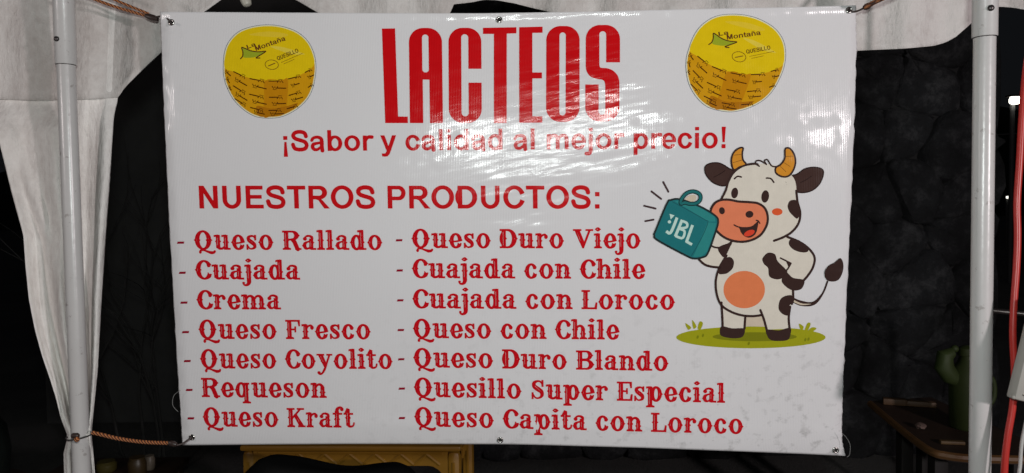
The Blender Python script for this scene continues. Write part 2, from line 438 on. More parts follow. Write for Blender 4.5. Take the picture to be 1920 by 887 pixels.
# ---------------------------------------------------------------- printing: flat ink films on the sheet
class Art:
    def __init__(s): s.v = []; s.f = []; s.m = []; s.mats = []
    def mi(s, rgb):
        m = ink(rgb)
        if m not in s.mats: s.mats.append(m)
        return s.mats.index(m)
    def tris(s, pts, tr, rgb, mm):
        n = len(s.v); k = s.mi(rgb)
        for p in pts: s.v.append(onb(p[0], p[1], mm))
        for t in tr: s.f.append(tuple(i+n for i in t)); s.m.append(k)
    def fill(s, pts, rgb, mm, closed=True, smooth=True, n=6):
        q = spline(pts, True, n) if smooth else [np.array(p, float) for p in pts]
        tr = tessellate_polygon([[Vector((p[0], p[1], 0)) for p in q]])
        s.tris(q, tr, rgb, mm)
    def ell(s, cx, cy, rx, ry, rgb, mm, rot=0, n=48):
        c, d = math.cos(R(rot)), math.sin(R(rot))
        s.fill([(cx+rx*math.cos(a)*c-ry*math.sin(a)*d, cy+rx*math.cos(a)*d+ry*math.sin(a)*c) for a in np.linspace(0, 2*np.pi, n, endpoint=False)], rgb, mm, smooth=False)
    def line(s, pts, w, rgb, mm, closed=False, n=6, smooth=True, caps=True):
        """a ribbon w wide along a curve with round ends; w may vary"""
        q = spline(pts, closed, n) if smooth else [np.array(p, float) for p in pts]
        N = len(q)
        if isinstance(w, (list, tuple)): ww = np.interp(np.linspace(0, 1, N), np.linspace(0, 1, len(w)), w)
        else: ww = [w]*N
        L = []; Rr = []; ts = []
        for i in range(N):
            if closed: t = q[(i+1) % N]-q[(i-1) % N]
            else: t = q[min(i+1, N-1)]-q[max(i-1, 0)]
            t = t/(np.hypot(*t)+1e-9); nn = np.array((-t[1], t[0])); ts.append(t)
            L.append(q[i]+nn*ww[i]/2); Rr.append(q[i]-nn*ww[i]/2)
        pts2 = L+Rr; tr = []
        for i in range(N if closed else N-1):
            j = (i+1) % N
            tr += [(i, j, N+j), (i, N+j, N+i)]
        if caps and not closed:
            for e, sg in ((0, -1), (N-1, 1)):
                nn = np.array((-ts[e][1], ts[e][0])); base = len(pts2); arc = []
                for a in np.linspace(0, math.pi, 7): arc.append(q[e]+(nn*math.cos(a)+ts[e]*sg*math.sin(a))*ww[e]/2)
                pts2 = pts2+arc
                tr += [(base, base+k, base+k+1) for k in range(1, 6)]
        s.tris(pts2, tr, rgb, mm)
    def build(s, name, parent, label=None):
        o = mesh(name, s.v, s.f, s.mats, parent, s.m)
        # all faces look at the viewer
        bm = bmesh.new(); bm.from_mesh(o.data)
        for f in bm.faces:
            if f.normal.dot(fwd) > 0: f.normal_flip()
        bm.to_mesh(o.data); bm.free()
        if label: o['label'] = label
        return o

# ---------------------------------------------------------------- letter shapes (cap height 1, baseline 0), built as distance fields and contoured
class G:
    """grid on which a letter is composed: minus = inside"""
    def __init__(s, x0, x1, y0=-.42, y1=1.25, h=.0125):
        s.x = np.arange(x0, x1+h, h); s.y = np.arange(y0, y1+h, h); s.X, s.Y = np.meshgrid(s.x, s.y)
        s.d = np.full(s.X.shape, 9.0)
    def add(s, d): s.d = np.minimum(s.d, d); return s
    def sub(s, d): s.d = np.maximum(s.d, -d); return s
    def box(s, x0, y0, x1, y1):
        return np.maximum(np.maximum(x0-s.X, s.X-x1), np.maximum(y0-s.Y, s.Y-y1))
    def ell(s, cx, cy, rx, ry):
        return (np.hypot((s.X-cx)/rx, (s.Y-cy)/ry)-1)*min(rx, ry)
    def ring(s, cx, cy, rx, ry, tx, ty):
        return np.maximum(s.ell(cx, cy, rx, ry), -s.ell(cx, cy, rx-tx, ry-ty))
    def poly(s, pts):
        dm = np.full(s.X.shape, 9.0); ins = np.zeros(s.X.shape, bool); n = len(pts)
        for i in range(n):
            x0, y0 = pts[i]; x1, y1 = pts[(i+1) % n]
            dx, dy = x1-x0, y1-y0; L = dx*dx+dy*dy
            if L < 1e-12: continue
            t = np.clip(((s.X-x0)*dx+(s.Y-y0)*dy)/L, 0, 1)
            dm = np.minimum(dm, np.hypot(s.X-x0-t*dx, s.Y-y0-t*dy))
            if y0 != y1:
                c = ((y0 > s.Y) != (y1 > s.Y)) & (s.X < (x1-x0)*(s.Y-y0)/(y1-y0)+x0)
                ins ^= c
        return np.where(ins, -dm, dm)
    def rib(s, pts, w, n=8):
        q = spline(pts, False, n); N = len(q)
        ww = np.interp(np.linspace(0, 1, N), np.linspace(0, 1, len(w)), w) if isinstance(w, (list, tuple)) else np.full(N, w)
        L = []; Q = []
        for i in range(N):
            t = q[min(i+1, N-1)]-q[max(i-1, 0)]; t = t/(np.hypot(*t)+1e-9); nn = np.array((-t[1], t[0]))
            L.append(q[i]+nn*ww[i]/2); Q.append(q[i]-nn*ww[i]/2)
        d = np.full(s.X.shape, 9.0)
        for i in range(N-1):
            d = np.minimum(d, s.poly([L[i], L[i+1], Q[i+1], Q[i]]))
            if 0 < i: d = np.minimum(d, np.hypot(s.X-q[i][0], s.Y-q[i][1])-ww[i]/2*.98)
        return d
    def loops(s):
        d = s.d.copy(); d[0, :] = d[-1, :] = 1; d[:, 0] = d[:, -1] = 1; d[d == 0] = 1e-6
        ins = d < 0; ny, nx = d.shape; nxt = {}
        code = ins[:-1, :-1]*1+ins[:-1, 1:]*2+ins[1:, 1:]*4+ins[1:, :-1]*8
        pt = {}
        def E(j, i, e):
            if e == 0: a, b = (j, i), (j, i+1)
            elif e == 1: a, b = (j, i+1), (j+1, i+1)
            elif e == 2: a, b = (j+1, i), (j+1, i+1)
            else: a, b = (j, i), (j+1, i)
            k = (a, b)
            if k not in pt:
                t = d[a]/(d[a]-d[b])
                pt[k] = (s.x[a[1]]+(s.x[b[1]]-s.x[a[1]])*t, s.y[a[0]]+(s.y[b[0]]-s.y[a[0]])*t)
            return k
        T = {1: [(3, 0)], 2: [(0, 1)], 3: [(3, 1)], 4: [(1, 2)], 5: [(3, 0), (1, 2)], 6: [(0, 2)], 7: [(3, 2)], 8: [(2, 3)], 9: [(2, 0)], 10: [(0, 1), (2, 3)], 11: [(2, 1)], 12: [(1, 3)], 13: [(1, 0)], 14: [(0, 3)]}
        for j, i in zip(*np.nonzero((code > 0) & (code < 15))):
            for a, b in T[int(code[j, i])]: nxt[E(j, i, a)] = E(j, i, b)
        out = []; seen = set()
        for k in list(nxt):
            if k in seen: continue
            lp = []; c = k
            while c not in seen and c in nxt:
                seen.add(c); lp.append(pt[c]); c = nxt[c]
            if len(lp) > 6: out.append(simplify(lp))
        return [l for l in out if len(l) > 2]
def simplify(lp, tol=.0022):
    def rdp(p):
        if len(p) < 3: return p
        a, b = p[0], p[-1]; ab = b-a; L = np.hypot(*ab)+1e-12
        dd = np.abs(ab[0]*(p[:, 1]-a[1])-ab[1]*(p[:, 0]-a[0]))/L
        k = int(dd.argmax())
        if dd[k] < tol: return np.array([a, b])
        return np.vstack([rdp(p[:k+1])[:-1], rdp(p[k:])])
    p = np.array(lp); k = len(p)//2
    return np.vstack([rdp(p[:k+1])[:-1], rdp(np.vstack([p[k:], p[:1]]))[:-1]])
def inside(pt, loops):
    c = False
    for l in loops:
        x, y = l[:, 0], l[:, 1]; x2, y2 = np.roll(x, -1), np.roll(y, -1)
        m = ((y > pt[1]) != (y2 > pt[1])); mm = m & (pt[0] < (x2-x)*(pt[1]-y)/np.where(y2 == y, 1, y2-y)+x)
        c ^= bool(mm.sum() & 1)
    return c
def triangulate(loops):
    vs = []; ed = []
    for l in loops:
        n = len(vs); vs += [Vector((float(a), float(b))) for a, b in l]
        ed += [(n+i, n+(i+1) % len(l)) for i in range(len(l))]
    V, _, Fc, *_ = delaunay_2d_cdt(vs, ed, [], 1, 1e-6)
    tr = []
    for f in Fc:
        c = sum((V[i] for i in f), Vector((0, 0)))/len(f)
        if inside((c.x, c.y), loops): tr.append(tuple(f))
    return [(q.x, q.y) for q in V], tr

# ---- bold grotesque
def sans(ch):
    g = G(-.3, 1.5); b = g.box; xh = .725; adv = .5
    def st(x, y0=0, y1=1, w=.2): g.add(b(x, y0, x+w, y1))
    if ch == 'N': adv = 1.008; st(.1); st(.71); g.add(g.poly([(.1, 1), (.31, 1), (.91, 0), (.70, 0)]))
    elif ch == 'M':
        adv = 1.16; st(.1); st(.86); g.add(g.poly([(.1, 1), (.36, 1), (.58, .35), (.8, 1), (1.06, 1), (.67, 0), (.49, 0)]))
    elif ch == 'U':
        adv = 1.008; st(.1, .39); st(.705, .39)
        g.add(np.maximum(g.ring(.5025, .395, .4025, .41, .2, .175), g.Y-.395))
    elif ch == 'E': adv = .93; st(.1); g.add(b(.1, .83, .84, 1)); g.add(b(.1, .43, .79, .595)); g.add(b(.1, 0, .865, .17))
    elif ch == 'L': adv = .853; st(.1); g.add(b(.1, 0, .80, .17))
    elif ch == 'I': adv = .388; st(.095)
    elif ch == 'T': adv = .853; st(.327); g.add(b(.03, .83, .823, 1))
    elif ch in 'PR':
        adv = .93 if ch == 'P' else 1.008; y0 = .36 if ch == 'P' else .40; cy = (1+y0)/2; ry = (1-y0)/2
        g.add(b(.1, y0, .58, 1)); g.add(g.ell(.58, cy, .30 if ch == 'P' else .325, ry))
        g.sub(b(.3, y0+.165, .57, .835)); g.sub(g.ell(.56, cy, .13, ry-.165)); st(.1)
        if ch == 'R': g.add(g.poly([(.36, .42), (.60, .45), (.70, .36), (1.01, 0), (.765, 0), (.52, .36)]))
    elif ch == 'D':
        adv = 1.008; g.add(b(.1, 0, .47, 1)); g.add(g.ell(.47, .5, .475, .5)); g.sub(b(.3, .17, .45, .83)); g.sub(g.ell(.45, .5, .285, .33)); st(.1)
    elif ch in 'OQ':
        adv = 1.086; g.add(g.ring(.543, .5, .49, .515, .205, .17))
        if ch == 'Q': g.add(g.poly([(.60, .25), (.72, .36), (1.08, 0), (.96, -.10)]))
    elif ch == 'C':
        adv = 1.008; g.add(g.ring(.53, .5, .475, .515, .205, .17)); g.sub(g.poly([(.55, .5), (1.4, .86), (1.4, .17)]))
    elif ch == 'S':
        adv = .93; g.add(g.rib([(.775, .69), (.70, .865), (.47, .928), (.24, .875), (.155, .735), (.25, .605), (.47, .525), (.70, .44), (.79, .29), (.71, .125), (.47, .072), (.215, .13), (.125, .335)], .187))
    elif ch in 'ijl':
        adv = .388
        if ch == 'l': st(.098, 0, 1, .192)
        else:
            st(.098, 0 if ch == 'i' else -.08, xh, .192); g.add(b(.098, .835, .29, 1.0))
            if ch == 'j': g.add(g.rib([(.194, .05), (.19, -.10), (.12, -.195), (-.04, -.205)], [.19, .19, .18, .16]))
    elif ch == 'o': adv = .853; g.add(g.ring(.4265, .3625, .38, .38, .19, .145))
    elif ch == 'c': adv = .776; g.add(g.ring(.40, .3625, .36, .38, .19, .145)); g.sub(g.poly([(.40, .37), (1.1, .60), (1.1, .15)]))
    elif ch == 'e':
        adv = .776; g.add(g.ring(.39, .3625, .35, .38, .185, .14)); g.sub(g.poly([(.35, .30), (.9, .30), (.9, .17), (.56, .215), (.4, .24)]))
        g.add(np.maximum(b(.2, .295, .74, .415), g.ell(.39, .3625, .35, .38)))
    elif ch == 'a':
        adv = .776
        g.add(g.rib([(.105, .50), (.19, .62), (.37, .665), (.54, .61), (.59, .47), (.59, .2), (.615, 0)], [.15, .15, .15, .17, .19, .19, .19]))
        g.add(g.rib([(.56, .405), (.36, .37), (.19, .32), (.14, .20), (.21, .085), (.37, .07), (.55, .20)], [.13, .14, .17, .185, .16, .14, .12]))
    elif ch == 'b': adv = .853; st(.09, 0, 1, .19); g.add(g.ring(.45, .3625, .35, .38, .19, .145))
    elif ch == 'p': adv = .853; st(.09, -.285, xh, .19); g.add(g.ring(.45, .3625, .35, .38, .19, .145))
    elif ch == 'd': adv = .853; st(.57, 0, 1, .19); g.add(g.ring(.40, .3625, .35, .38, .19, .145))
    elif ch in 'nñ':
        adv = .853; st(.09, 0, xh, .19); st(.575, 0, .47, .19)
        g.add(g.rib([(.2, .42), (.29, .59), (.45, .66), (.61, .61), (.67, .42)], [.13, .15, .15, .17, .19]))
        if ch == 'ñ': g.add(g.rib([(.2, .86), (.32, .93), (.48, .86), (.62, .93)], .1))
    elif ch == 'm':
        adv = 1.24; st(.09, 0, xh, .19); st(.525, 0, .47, .19); st(.96, 0, .47, .19)
        for x in (.19, .625): g.add(g.rib([(x, .42), (x+.10, .59), (x+.24, .655), (x+.38, .61), (x+.43, .42)], [.13, .15, .15, .17, .19]))
    elif ch == 'r': adv = .543; st(.09, 0, xh, .19); g.add(g.rib([(.2, .40), (.27, .57), (.38, .65), (.545, .645)], [.12, .15, .17, .18]))
    elif ch == 't': adv = .465; st(.12, .1, .95, .19); g.add(b(.0, .57, .43, xh)); g.add(g.rib([(.215, .16), (.27, .085), (.44, .075)], [.19, .17, .14]))
    elif ch == 'y':
        adv = .776; g.add(g.poly([(0, .725), (.205, .725), (.385, .21), (.565, .725), (.765, .725), (.5, 0), (.43, -.17), (.33, -.275), (.2, -.295), (.07, -.28), (.055, -.13), (.15, -.14), (.24, -.12), (.28, -.05), (.285, .0)]))
    elif ch == '!': adv = .465; g.add(g.poly([(.135, 1), (.335, 1), (.29, .28), (.18, .28)])); g.add(b(.137, 0, .333, .19))
    elif ch == '¡': adv = .465; g.add(g.poly([(.135, -.27), (.335, -.27), (.29, .45), (.18, .45)])); g.add(b(.137, .54, .333, .73))
    elif ch == ':': adv = .465; g.add(b(.14, 0, .335, .19)); g.add(b(.14, .535, .335, .725))
    return g, adv

# ---- western display face with spurs and an inline
def western(ch):
    g = G(-.25, 1.6, -.45, 1.25); b = g.box; cuts = []
    def spur(x, y, s, k=.055): g.add(g.poly([(x-s*.05, y+.085), (x+s*.01, y+.045), (x+s*k, y+.0), (x+s*.01, y-.045), (x-s*.05, y-.085)]))
    def st(x, y0, y1, w=.2, sp=True, cut=True):
        g.add(b(x, y0, x+w, y1)); m = (max(y0, 0)+min(y1, 1))/2
        if sp: spur(x, m, -1); spur(x+w, m, 1)
        if cut: cuts.append(b(x+.052, y0+.13, x+.085, y1-.13))
    def sl(x0, x1, y=0): g.add(g.poly([(x0, y), (x1, y), (x1, y+.065), ((x0+x1)/2+.1, y+.10), ((x0+x1)/2-.1, y+.10), (x0, y+.065)]))
    def tsl(x0, x1): g.add(b(x0, .92, x1, 1.0))
    def flag(x, y=.77): g.add(g.poly([(x, y-.10), (x, y-.01), (x+.06, y), (x+.22, y+.02), (x+.22, y-.14), (x+.1, y-.07)]))
    def bowl(cx, rx, t=.19, cy=.385, ry=.40, ty=.07, sides=(-1, 1)):
        g.add(g.ring(cx, cy, rx, ry, t, ty))
        for s in sides:
            spur(cx+s*rx, cy, s); A = np.linspace(-.55, .55, 7)
            k = rx-t*(.38 if s < 0 else .62)
            cuts.append(g.rib([(cx+s*k*math.cos(a), cy+(ry-.07)*math.sin(a)) for a in A], [.006, .03, .03, .006]))
    def dot(x, y=1.0):
        g.add(g.ell(x, y, .10, .10)); spur(x-.09, y, -1, .06); spur(x+.09, y, 1, .06); cuts.append(g.ell(x-.035, y, .022, .05))
    if ch == 'Q':
        w = .98; bowl(.46, .42, .22, .5, .51); spur(.26, .5, 1, .05); spur(.66, .5, -1, .05)
        g.add(g.rib([(.29, -.17), (.30, -.06), (.46, -.035), (.66, -.10), (.86, -.165), (1.0, -.15), (1.06, -.08)], [.10, .07, .06, .09, .14, .12, .08]))
        g.add(g.ell(.29, -.14, .06, .06)); g.add(g.rib([(.44, .03), (.40, -.03)], .1))
    elif ch == 'C':
        w = .80; bowl(.46, .42, .22, .5, .51, .07, (-1,)); g.sub(g.poly([(.52, .5), (.72, .75), (1.2, .78), (1.2, .2), (.72, .27)]))
        spur(.26, .5, 1, .05); g.add(g.ell(.70, .74, .085, .09)); g.add(g.rib([(.60, .05), (.74, .13), (.79, .27)], [.08, .07, .06]))
    elif ch in 'oceqpd':
        if ch == 'o': w = .80; bowl(.40, .335)
        elif ch == 'c':
            w = .70; bowl(.37, .315, sides=(-1,)); g.sub(g.poly([(.40, .385), (.55, .60), (1, .64), (1, .16), (.58, .22)]))
            g.add(g.ell(.55, .575, .085, .085)); g.add(g.rib([(.46, .04), (.58, .10), (.63, .22)], [.08, .07, .06]))
        elif ch == 'e':
            w = .70; bowl(.37, .315, sides=(-1,)); g.sub(g.poly([(.34, .37), (.9, .43), (.9, .16), (.56, .22)]))
            g.add(g.rib([(.2, .335), (.45, .36), (.69, .42)], .07)); g.add(g.rib([(.46, .04), (.58, .10), (.64, .24)], [.08, .07, .06]))
        elif ch == 'd':
            w = .84; bowl(.34, .29, .18, sides=(-1,)); st(.50, 0, 1.04, .2, False); flag(.40, 1.03); g.add(b(.5, 0, .84, .08)); spur(.70, .4, 1)
        elif ch == 'q':
            w = .84; bowl(.34, .29, .18, sides=(-1,)); st(.50, -.30, .76, .2, False); sl(.40, .82, -.32); spur(.70, .4, 1); g.add(b(.5, .68, .76, .76))
        else:
            w = .86; st(.1, -.30, .77, .2, False); flag(.0); sl(.0, .42, -.32); bowl(.51, .29, .18, sides=(1,)); spur(.1, .4, -1)
    elif ch == 'u':
        w = .84; st(.11, .09, .77, .19); flag(.0); st(.52, 0, .77, .19); flag(.40)
        g.add(g.rib([(.17, .14), (.28, .055), (.42, .06), (.56, .16)], [.12, .11, .10, .08])); g.add(b(.6, 0, .84, .08))
    elif ch in 'nmhr':
        y1 = 1.04 if ch == 'h' else .77; st(.1, 0, y1, .19); flag(.0, y1); sl(.02, .38)
        if ch == 'r':
            w = .64; g.add(g.rib([(.24, .52), (.34, .67), (.48, .715), (.55, .66)], [.06, .08, .09, .09])); g.add(g.ell(.545, .60, .085, .10))
        else:
            for k in range(2 if ch == 'm' else 1):
                x = .2+k*.42; g.add(g.rib([(x+.05, .52), (x+.15, .67), (x+.29, .70), (x+.40, .6), (x+.42, .45)], [.06, .09, .11, .15, .18]))
                st(x+.32, 0, .56, .19); sl(x+.25, x+.62)
            w = .82 if ch != 'm' else 1.24
    elif ch in 'il':
        w = .42; st(.1, 0, .77 if ch == 'i' else 1.04, .2); flag(.0, .77 if ch == 'i' else 1.03); sl(.01, .40)
        if ch == 'i': dot(.2)
    elif ch == 'j':
        w = .36; st(.1, -.08, .77, .2); flag(.0); dot(.2)
        g.add(g.rib([(.2, 0), (.195, -.17), (.10, -.29), (-.04, -.30), (-.10, -.20)], [.2, .18, .12, .07, .07])); g.add(g.ell(-.08, -.19, .055, .05))
    elif ch == 's':
        w = .60
        g.add(g.rib([(.50, .60), (.42, .705), (.28, .72), (.15, .64), (.17, .51), (.30, .40), (.44, .28), (.47, .14), (.36, .055), (.21, .055), (.09, .20)], [.06, .07, .09, .14, .18, .20, .18, .13, .08, .06, .06]))
        g.add(b(.47, .50, .545, .77)); g.add(b(.045, .0, .115, .27)); cuts.append(g.rib([(.14, .60), (.2, .50), (.36, .36), (.44, .22)], [.01, .03, .03, .01]))
    elif ch == 'S':
        w = .74
        g.add(g.rib([(.60, .78), (.50, .92), (.34, .945), (.18, .85), (.18, .68), (.34, .54), (.54, .40), (.58, .2), (.45, .065), (.25, .06), (.10, .25)], [.06, .07, .09, .15, .2, .23, .2, .15, .08, .06, .06]))
        g.add(b(.57, .66, .65, 1.0)); g.add(b(.05, .0, .125, .34)); cuts.append(g.rib([(.17, .8), (.22, .68), (.42, .50), (.54, .32)], [.01, .035, .035, .01]))
    elif ch == 'a':
        w = .72; st(.38, .02, .58, .19, False); g.add(b(.45, 0, .72, .08)); spur(.57, .38, 1)
        g.add(g.rib([(.13, .60), (.22, .705), (.37, .73), (.51, .66), (.55, .52)], [.07, .08, .09, .13, .05])); g.add(g.ell(.15, .575, .09, .085))
        g.add(g.rib([(.44, .44), (.28, .41), (.15, .33), (.12, .20), (.18, .08), (.30, .06), (.44, .16)], [.06, .07, .14, .17, .13, .07, .06])); spur(.055, .21, -1)
    elif ch == 't':
        w = .56; st(.13, .1, .92, .19, True); g.add(b(.0, .68, .5, .76)); g.add(g.rib([(.22, .17), (.29, .065), (.42, .05), (.52, .12), (.55, .25)], [.18, .11, .08, .07, .06]))
        g.add(g.poly([(.0, .68), (.18, 1.02), (.32, .97), (.32, .7)]))
    elif ch == 'f':
        w = .54; st(.12, 0, .86, .2); g.add(b(.0, .68, .50, .76)); sl(.02, .44)
        g.add(g.rib([(.21, .78), (.25, .96), (.38, 1.06), (.50, 1.04)], [.19, .16, .09, .08])); g.add(g.ell(.50, .96, .085, .09))
    elif ch == 'y':
        w = .84; g.add(g.poly([(.07, .75), (.31, .75), (.52, .26), (.43, .0)])); g.add(g.rib([(.70, .74), (.56, .36), (.42, -.02), (.28, -.24), (.16, -.30), (.07, -.24)], [.08, .08, .10, .08, .07, .07]))
        g.add(g.ell(.10, -.22, .075, .07)); g.add(b(.0, .70, .40, .77)); g.add(b(.54, .70, .84, .77)); cuts.append(g.rib([(.20, .66), (.32, .40), (.40, .2)], [.03, .035, .01]))
        spur(.28, .38, -1, .06)
    elif ch == 'R':
        w = .97; g.add(b(.1, .50, .55, 1)); g.add(g.ell(.52, .75, .33, .25)); g.sub(b(.3, .575, .52, .925)); g.sub(g.ell(.50, .75, .13, .175))
        st(.1, 0, 1, .2); sl(.01, .42); tsl(.0, .5); spur(.85, .75, 1); g.add(g.rib([(.50, .53), (.62, .42), (.70, .22), (.80, .0)], [.14, .2, .2, .18])); g.add(b(.66, 0, .97, .075))
        cuts.append(g.rib([(.74, .87), (.76, .75), (.74, .63)], [.008, .03, .008])); cuts.append(g.rib([(.56, .42), (.63, .28), (.68, .12)], [.01, .03, .02]))
    elif ch == 'B':
        w = .92; g.add(b(.1, .49, .55, 1)); g.add(g.ell(.53, .75, .29, .25)); g.sub(b(.3, .575, .52, .925)); g.sub(g.ell(.51, .75, .12, .175))
        l2 = G(-.25, 1.6, -.45, 1.25); l2.add(l2.box(.1, 0, .55, .53)); l2.add(l2.ell(.54, .265, .34, .265)); l2.sub(l2.box(.3, .075, .52, .455)); l2.sub(l2.ell(.52, .265, .15, .19)); g.add(l2.d)
        st(.1, 0, 1, .2); g.add(b(0, 0, .5, .075)); tsl(.0, .5); spur(.82, .75, 1); spur(.88, .265, 1)
        cuts.append(g.rib([(.72, .85), (.74, .75), (.72, .65)], [.008, .03, .008])); cuts.append(g.rib([(.77, .4), (.79, .265), (.77, .13)], [.008, .03, .008]))
    elif ch == 'D':
        w = .92; g.add(b(.1, 0, .44, 1)); g.add(g.ell(.43, .5, .44, .5)); g.sub(b(.3, .08, .42, .92)); g.sub(g.ell(.42, .5, .22, .42)); st(.1, 0, 1, .2)
        tsl(.0, .45); g.add(b(0, 0, .45, .08)); spur(.87, .5, 1); cuts.append(g.rib([(.72, .75), (.77, .5), (.72, .25)], [.008, .035, .008]))
    elif ch in 'FEL':
        w = .80; st(.1, 0, 1, .2)
        if ch == 'L': tsl(.0, .42)
        else: tsl(.0, .74); g.add(g.poly([(.62, 1), (.76, 1), (.76, .68), (.70, .68), (.66, .9)])); g.add(b(.28, .465, .54, .54)); g.add(b(.48, .36, .545, .65))
        if ch == 'F': sl(.01, .42)
        else: g.add(b(.0, 0, .76, .08)); g.add(g.poly([(.62, 0), (.78, 0), (.80, .34), (.73, .34), (.68, .1)]))
    elif ch == 'K':
        w = .99; st(.1, 0, 1, .2); sl(.01, .41); tsl(.0, .41); g.add(g.poly([(.29, .42), (.29, .54), (.70, .97), (.80, .97)])); g.add(g.poly([(.40, .55), (.52, .68), (.93, .03), (.68, .03)]))
        g.add(b(.56, .925, .93, 1)); g.add(b(.60, 0, .99, .075)); cuts.append(g.rib([(.52, .55), (.62, .36), (.72, .18)], [.02, .035, .02]))
    elif ch == 'V':
        w = 1.04; g.add(g.poly([(.07, .97), (.32, .97), (.60, .25), (.52, .0), (.49, .0)])); g.add(g.poly([(.82, .97), (.92, .97), (.55, .0), (.50, .0), (.50, .1)]))
        g.add(b(.0, .925, .42, 1)); g.add(b(.66, .925, 1.04, 1)); cuts.append(g.rib([(.20, .85), (.34, .5), (.44, .24)], [.03, .035, .015]))
    elif ch == '-': w = .40; g.add(g.poly([(.0, .31), (.05, .40), (.40, .40), (.36, .31)]))
    g.d -= .014
    for c in cuts: g.sub(c+.009)
    return g, w+.06
GL = {}
def glyph(font, ch):
    k = (font.__name__, ch)
    if k not in GL:
        g, adv = font(ch); V, T = triangulate(g.loops()); GL[k] = (V, T, adv)
    return GL[k]
def layout(font, text, space=.39, track=0):
    x = 0; out = []; lo, hi = 9e9, -9e9
    for ch in text:
        if ch == ' ': x += space; continue
        V, T, adv = glyph(font, ch); out.append((x, V, T))
        lo = min(lo, x+min(v[0] for v in V)); hi = max(hi, x+max(v[0] for v in V)); x += adv+track
    return out, lo, hi
def lean(px):          # direction 'up' of the print, sideways px per px upwards
    u = (px-320)/1270
    return -(.050*(1-u) - .026*u)
def words(name, font, s, p0, p1, cap0, cap1, rgb, space):
    """a line set as a whole, each word of it a part"""
    ws = s.split(' '); arts = [Art() for _ in ws]
    text(arts, font, s, p0, p1, cap0, cap1, rgb, .8, space)
    for a, w in zip(arts, ws): a.build(name, banner, 'printed red word "%s"' % w)
def text(art, font, s, p0, p1, cap0, cap1, rgb, mm, space=.39, upv=None, sag=0):
    """set a line of letters so that its ink runs from p0 to p1 along the baseline"""
    out, lo, hi = layout(font, s, space)
    k = 0; ids = []
    for ch in s:
        if ch == ' ': k += 1
        else: ids.append(k)
    for (x, V, T), k in zip(out, ids):
        q = []
        for vx, vy in V:
            t = (x+vx-lo)/(hi-lo); cap = cap0+(cap1-cap0)*t
            bx = p0[0]+(p1[0]-p0[0])*t; by = p0[1]+(p1[1]-p0[1])*t + sag*4*t*(1-t)
            if upv: q.append((bx+upv[0]*vy*cap, by+upv[1]*vy*cap))
            else: q.append((bx+lean(bx)*vy*cap, by-vy*cap))
        (art[k] if isinstance(art, list) else art).tris(q, T, rgb, mm)

RED = (190, 14, 20)
# ---- big title, traced letter by letter (photo px = 700 + X/3.548)
def tz(X, Y): return (700+X/3.548, Y/3.548)
def title_letter(ch, build):
    g = G(0, 1800, 130, 850, 2.0); build(g); a = Art()
    V, T = triangulate([l for l in g.loops()])
    a.tris([tz(x, y) for x, y in V], T, RED, .8); a.build('title_letter', banner, 'large condensed red capital %s' % ch)
def rr_box(g, x0, y0, x1, y1, r, tilt=0):
    """rounded box, leaning by tilt per unit of height"""
    X = g.X - tilt*(g.Y-(y0+y1)/2)
    qx = np.abs(X-(x0+x1)/2)-((x1-x0)/2-r); qy = np.abs(g.Y-(y0+y1)/2)-((y1-y0)/2-r)
    return np.hypot(np.maximum(qx, 0), np.maximum(qy, 0))+np.minimum(np.maximum(qx, qy), 0)-r
_s = simplify
def simplify(lp, tol=None): return _s(lp, .0022) if tol is None else _s(lp, tol)
def tL(g): g.add(g.poly([(57, 190), (145, 189), (165, 775), (230, 776), (230, 819), (79, 819)]))
def tA(g):
    g.add(rr_box(g, 240, 186, 460, 900, 95, .012)); g.sub(rr_box(g, 325, 230, 368, 482, 21, .012)); g.sub(g.poly([(329, 530), (373, 530), (378, 900), (333, 900)])); g.sub(g.box(0, 819, 1800, 900))
def tC(g):
    g.add(rr_box(g, 501, 185, 720, 819, 95, .006)); g.sub(rr_box(g, 586, 228, 633, 774, 23, .006)); g.sub(g.box(632, 458, 800, 550))
def tT(g): g.add(g.poly([(729, 185), (952, 181), (952, 222), (888, 224), (887, 819), (802, 819), (802, 226), (730, 226)]))
def tE(g):
    g.add(g.poly([(970, 181), (1126, 177), (1126, 218), (1058, 219), (1058, 482), (1122, 482), (1122, 522), (1058, 522), (1058, 774), (1125, 774), (1125, 816), (971, 817)]))
def tO(g): g.add(rr_box(g, 1150, 173, 1372, 811, 95, -.003)); g.sub(rr_box(g, 1238, 216, 1280, 768, 21, -.003))
def tS(g):
    u = G(0, 1800, 130, 850, 2.0); u.add(rr_box(u, 1413, 166, 1641, 700, 95)); u.sub(rr_box(u, 1504, 208, 1549, 800, 22)); u.sub(u.box(1527, 415, 1800, 900)); u.sub(u.box(1300, 445, 1800, 900)); g.add(u.d)
    h = G(0, 1800, 130, 850, 2.0); h.add(rr_box(h, 1410, 300, 1637, 808, 95)); h.sub(rr_box(h, 1499, 200, 1543, 764, 22)); h.sub(h.box(1300, 100, 1521, 562)); h.sub(h.box(1300, 100, 1800, 560)); g.add(h.d)
    q = [tuple(p) for p in spline([(1413, 425), (1417, 468), (1440, 505), (1480, 524), (1520, 530), (1538, 543), (1543, 574)], n=6)] + [tuple(p) for p in spline([(1637, 574), (1636, 540), (1625, 502), (1595, 470), (1555, 454), (1512, 450), (1504, 430)], n=6)]
    g.add(g.poly(q))
for ch, fn in (('L', tL), ('A', tA), ('C', tC), ('T', tT), ('E', tE), ('O', tO), ('S', tS)): 
    title_letter(ch, fn)

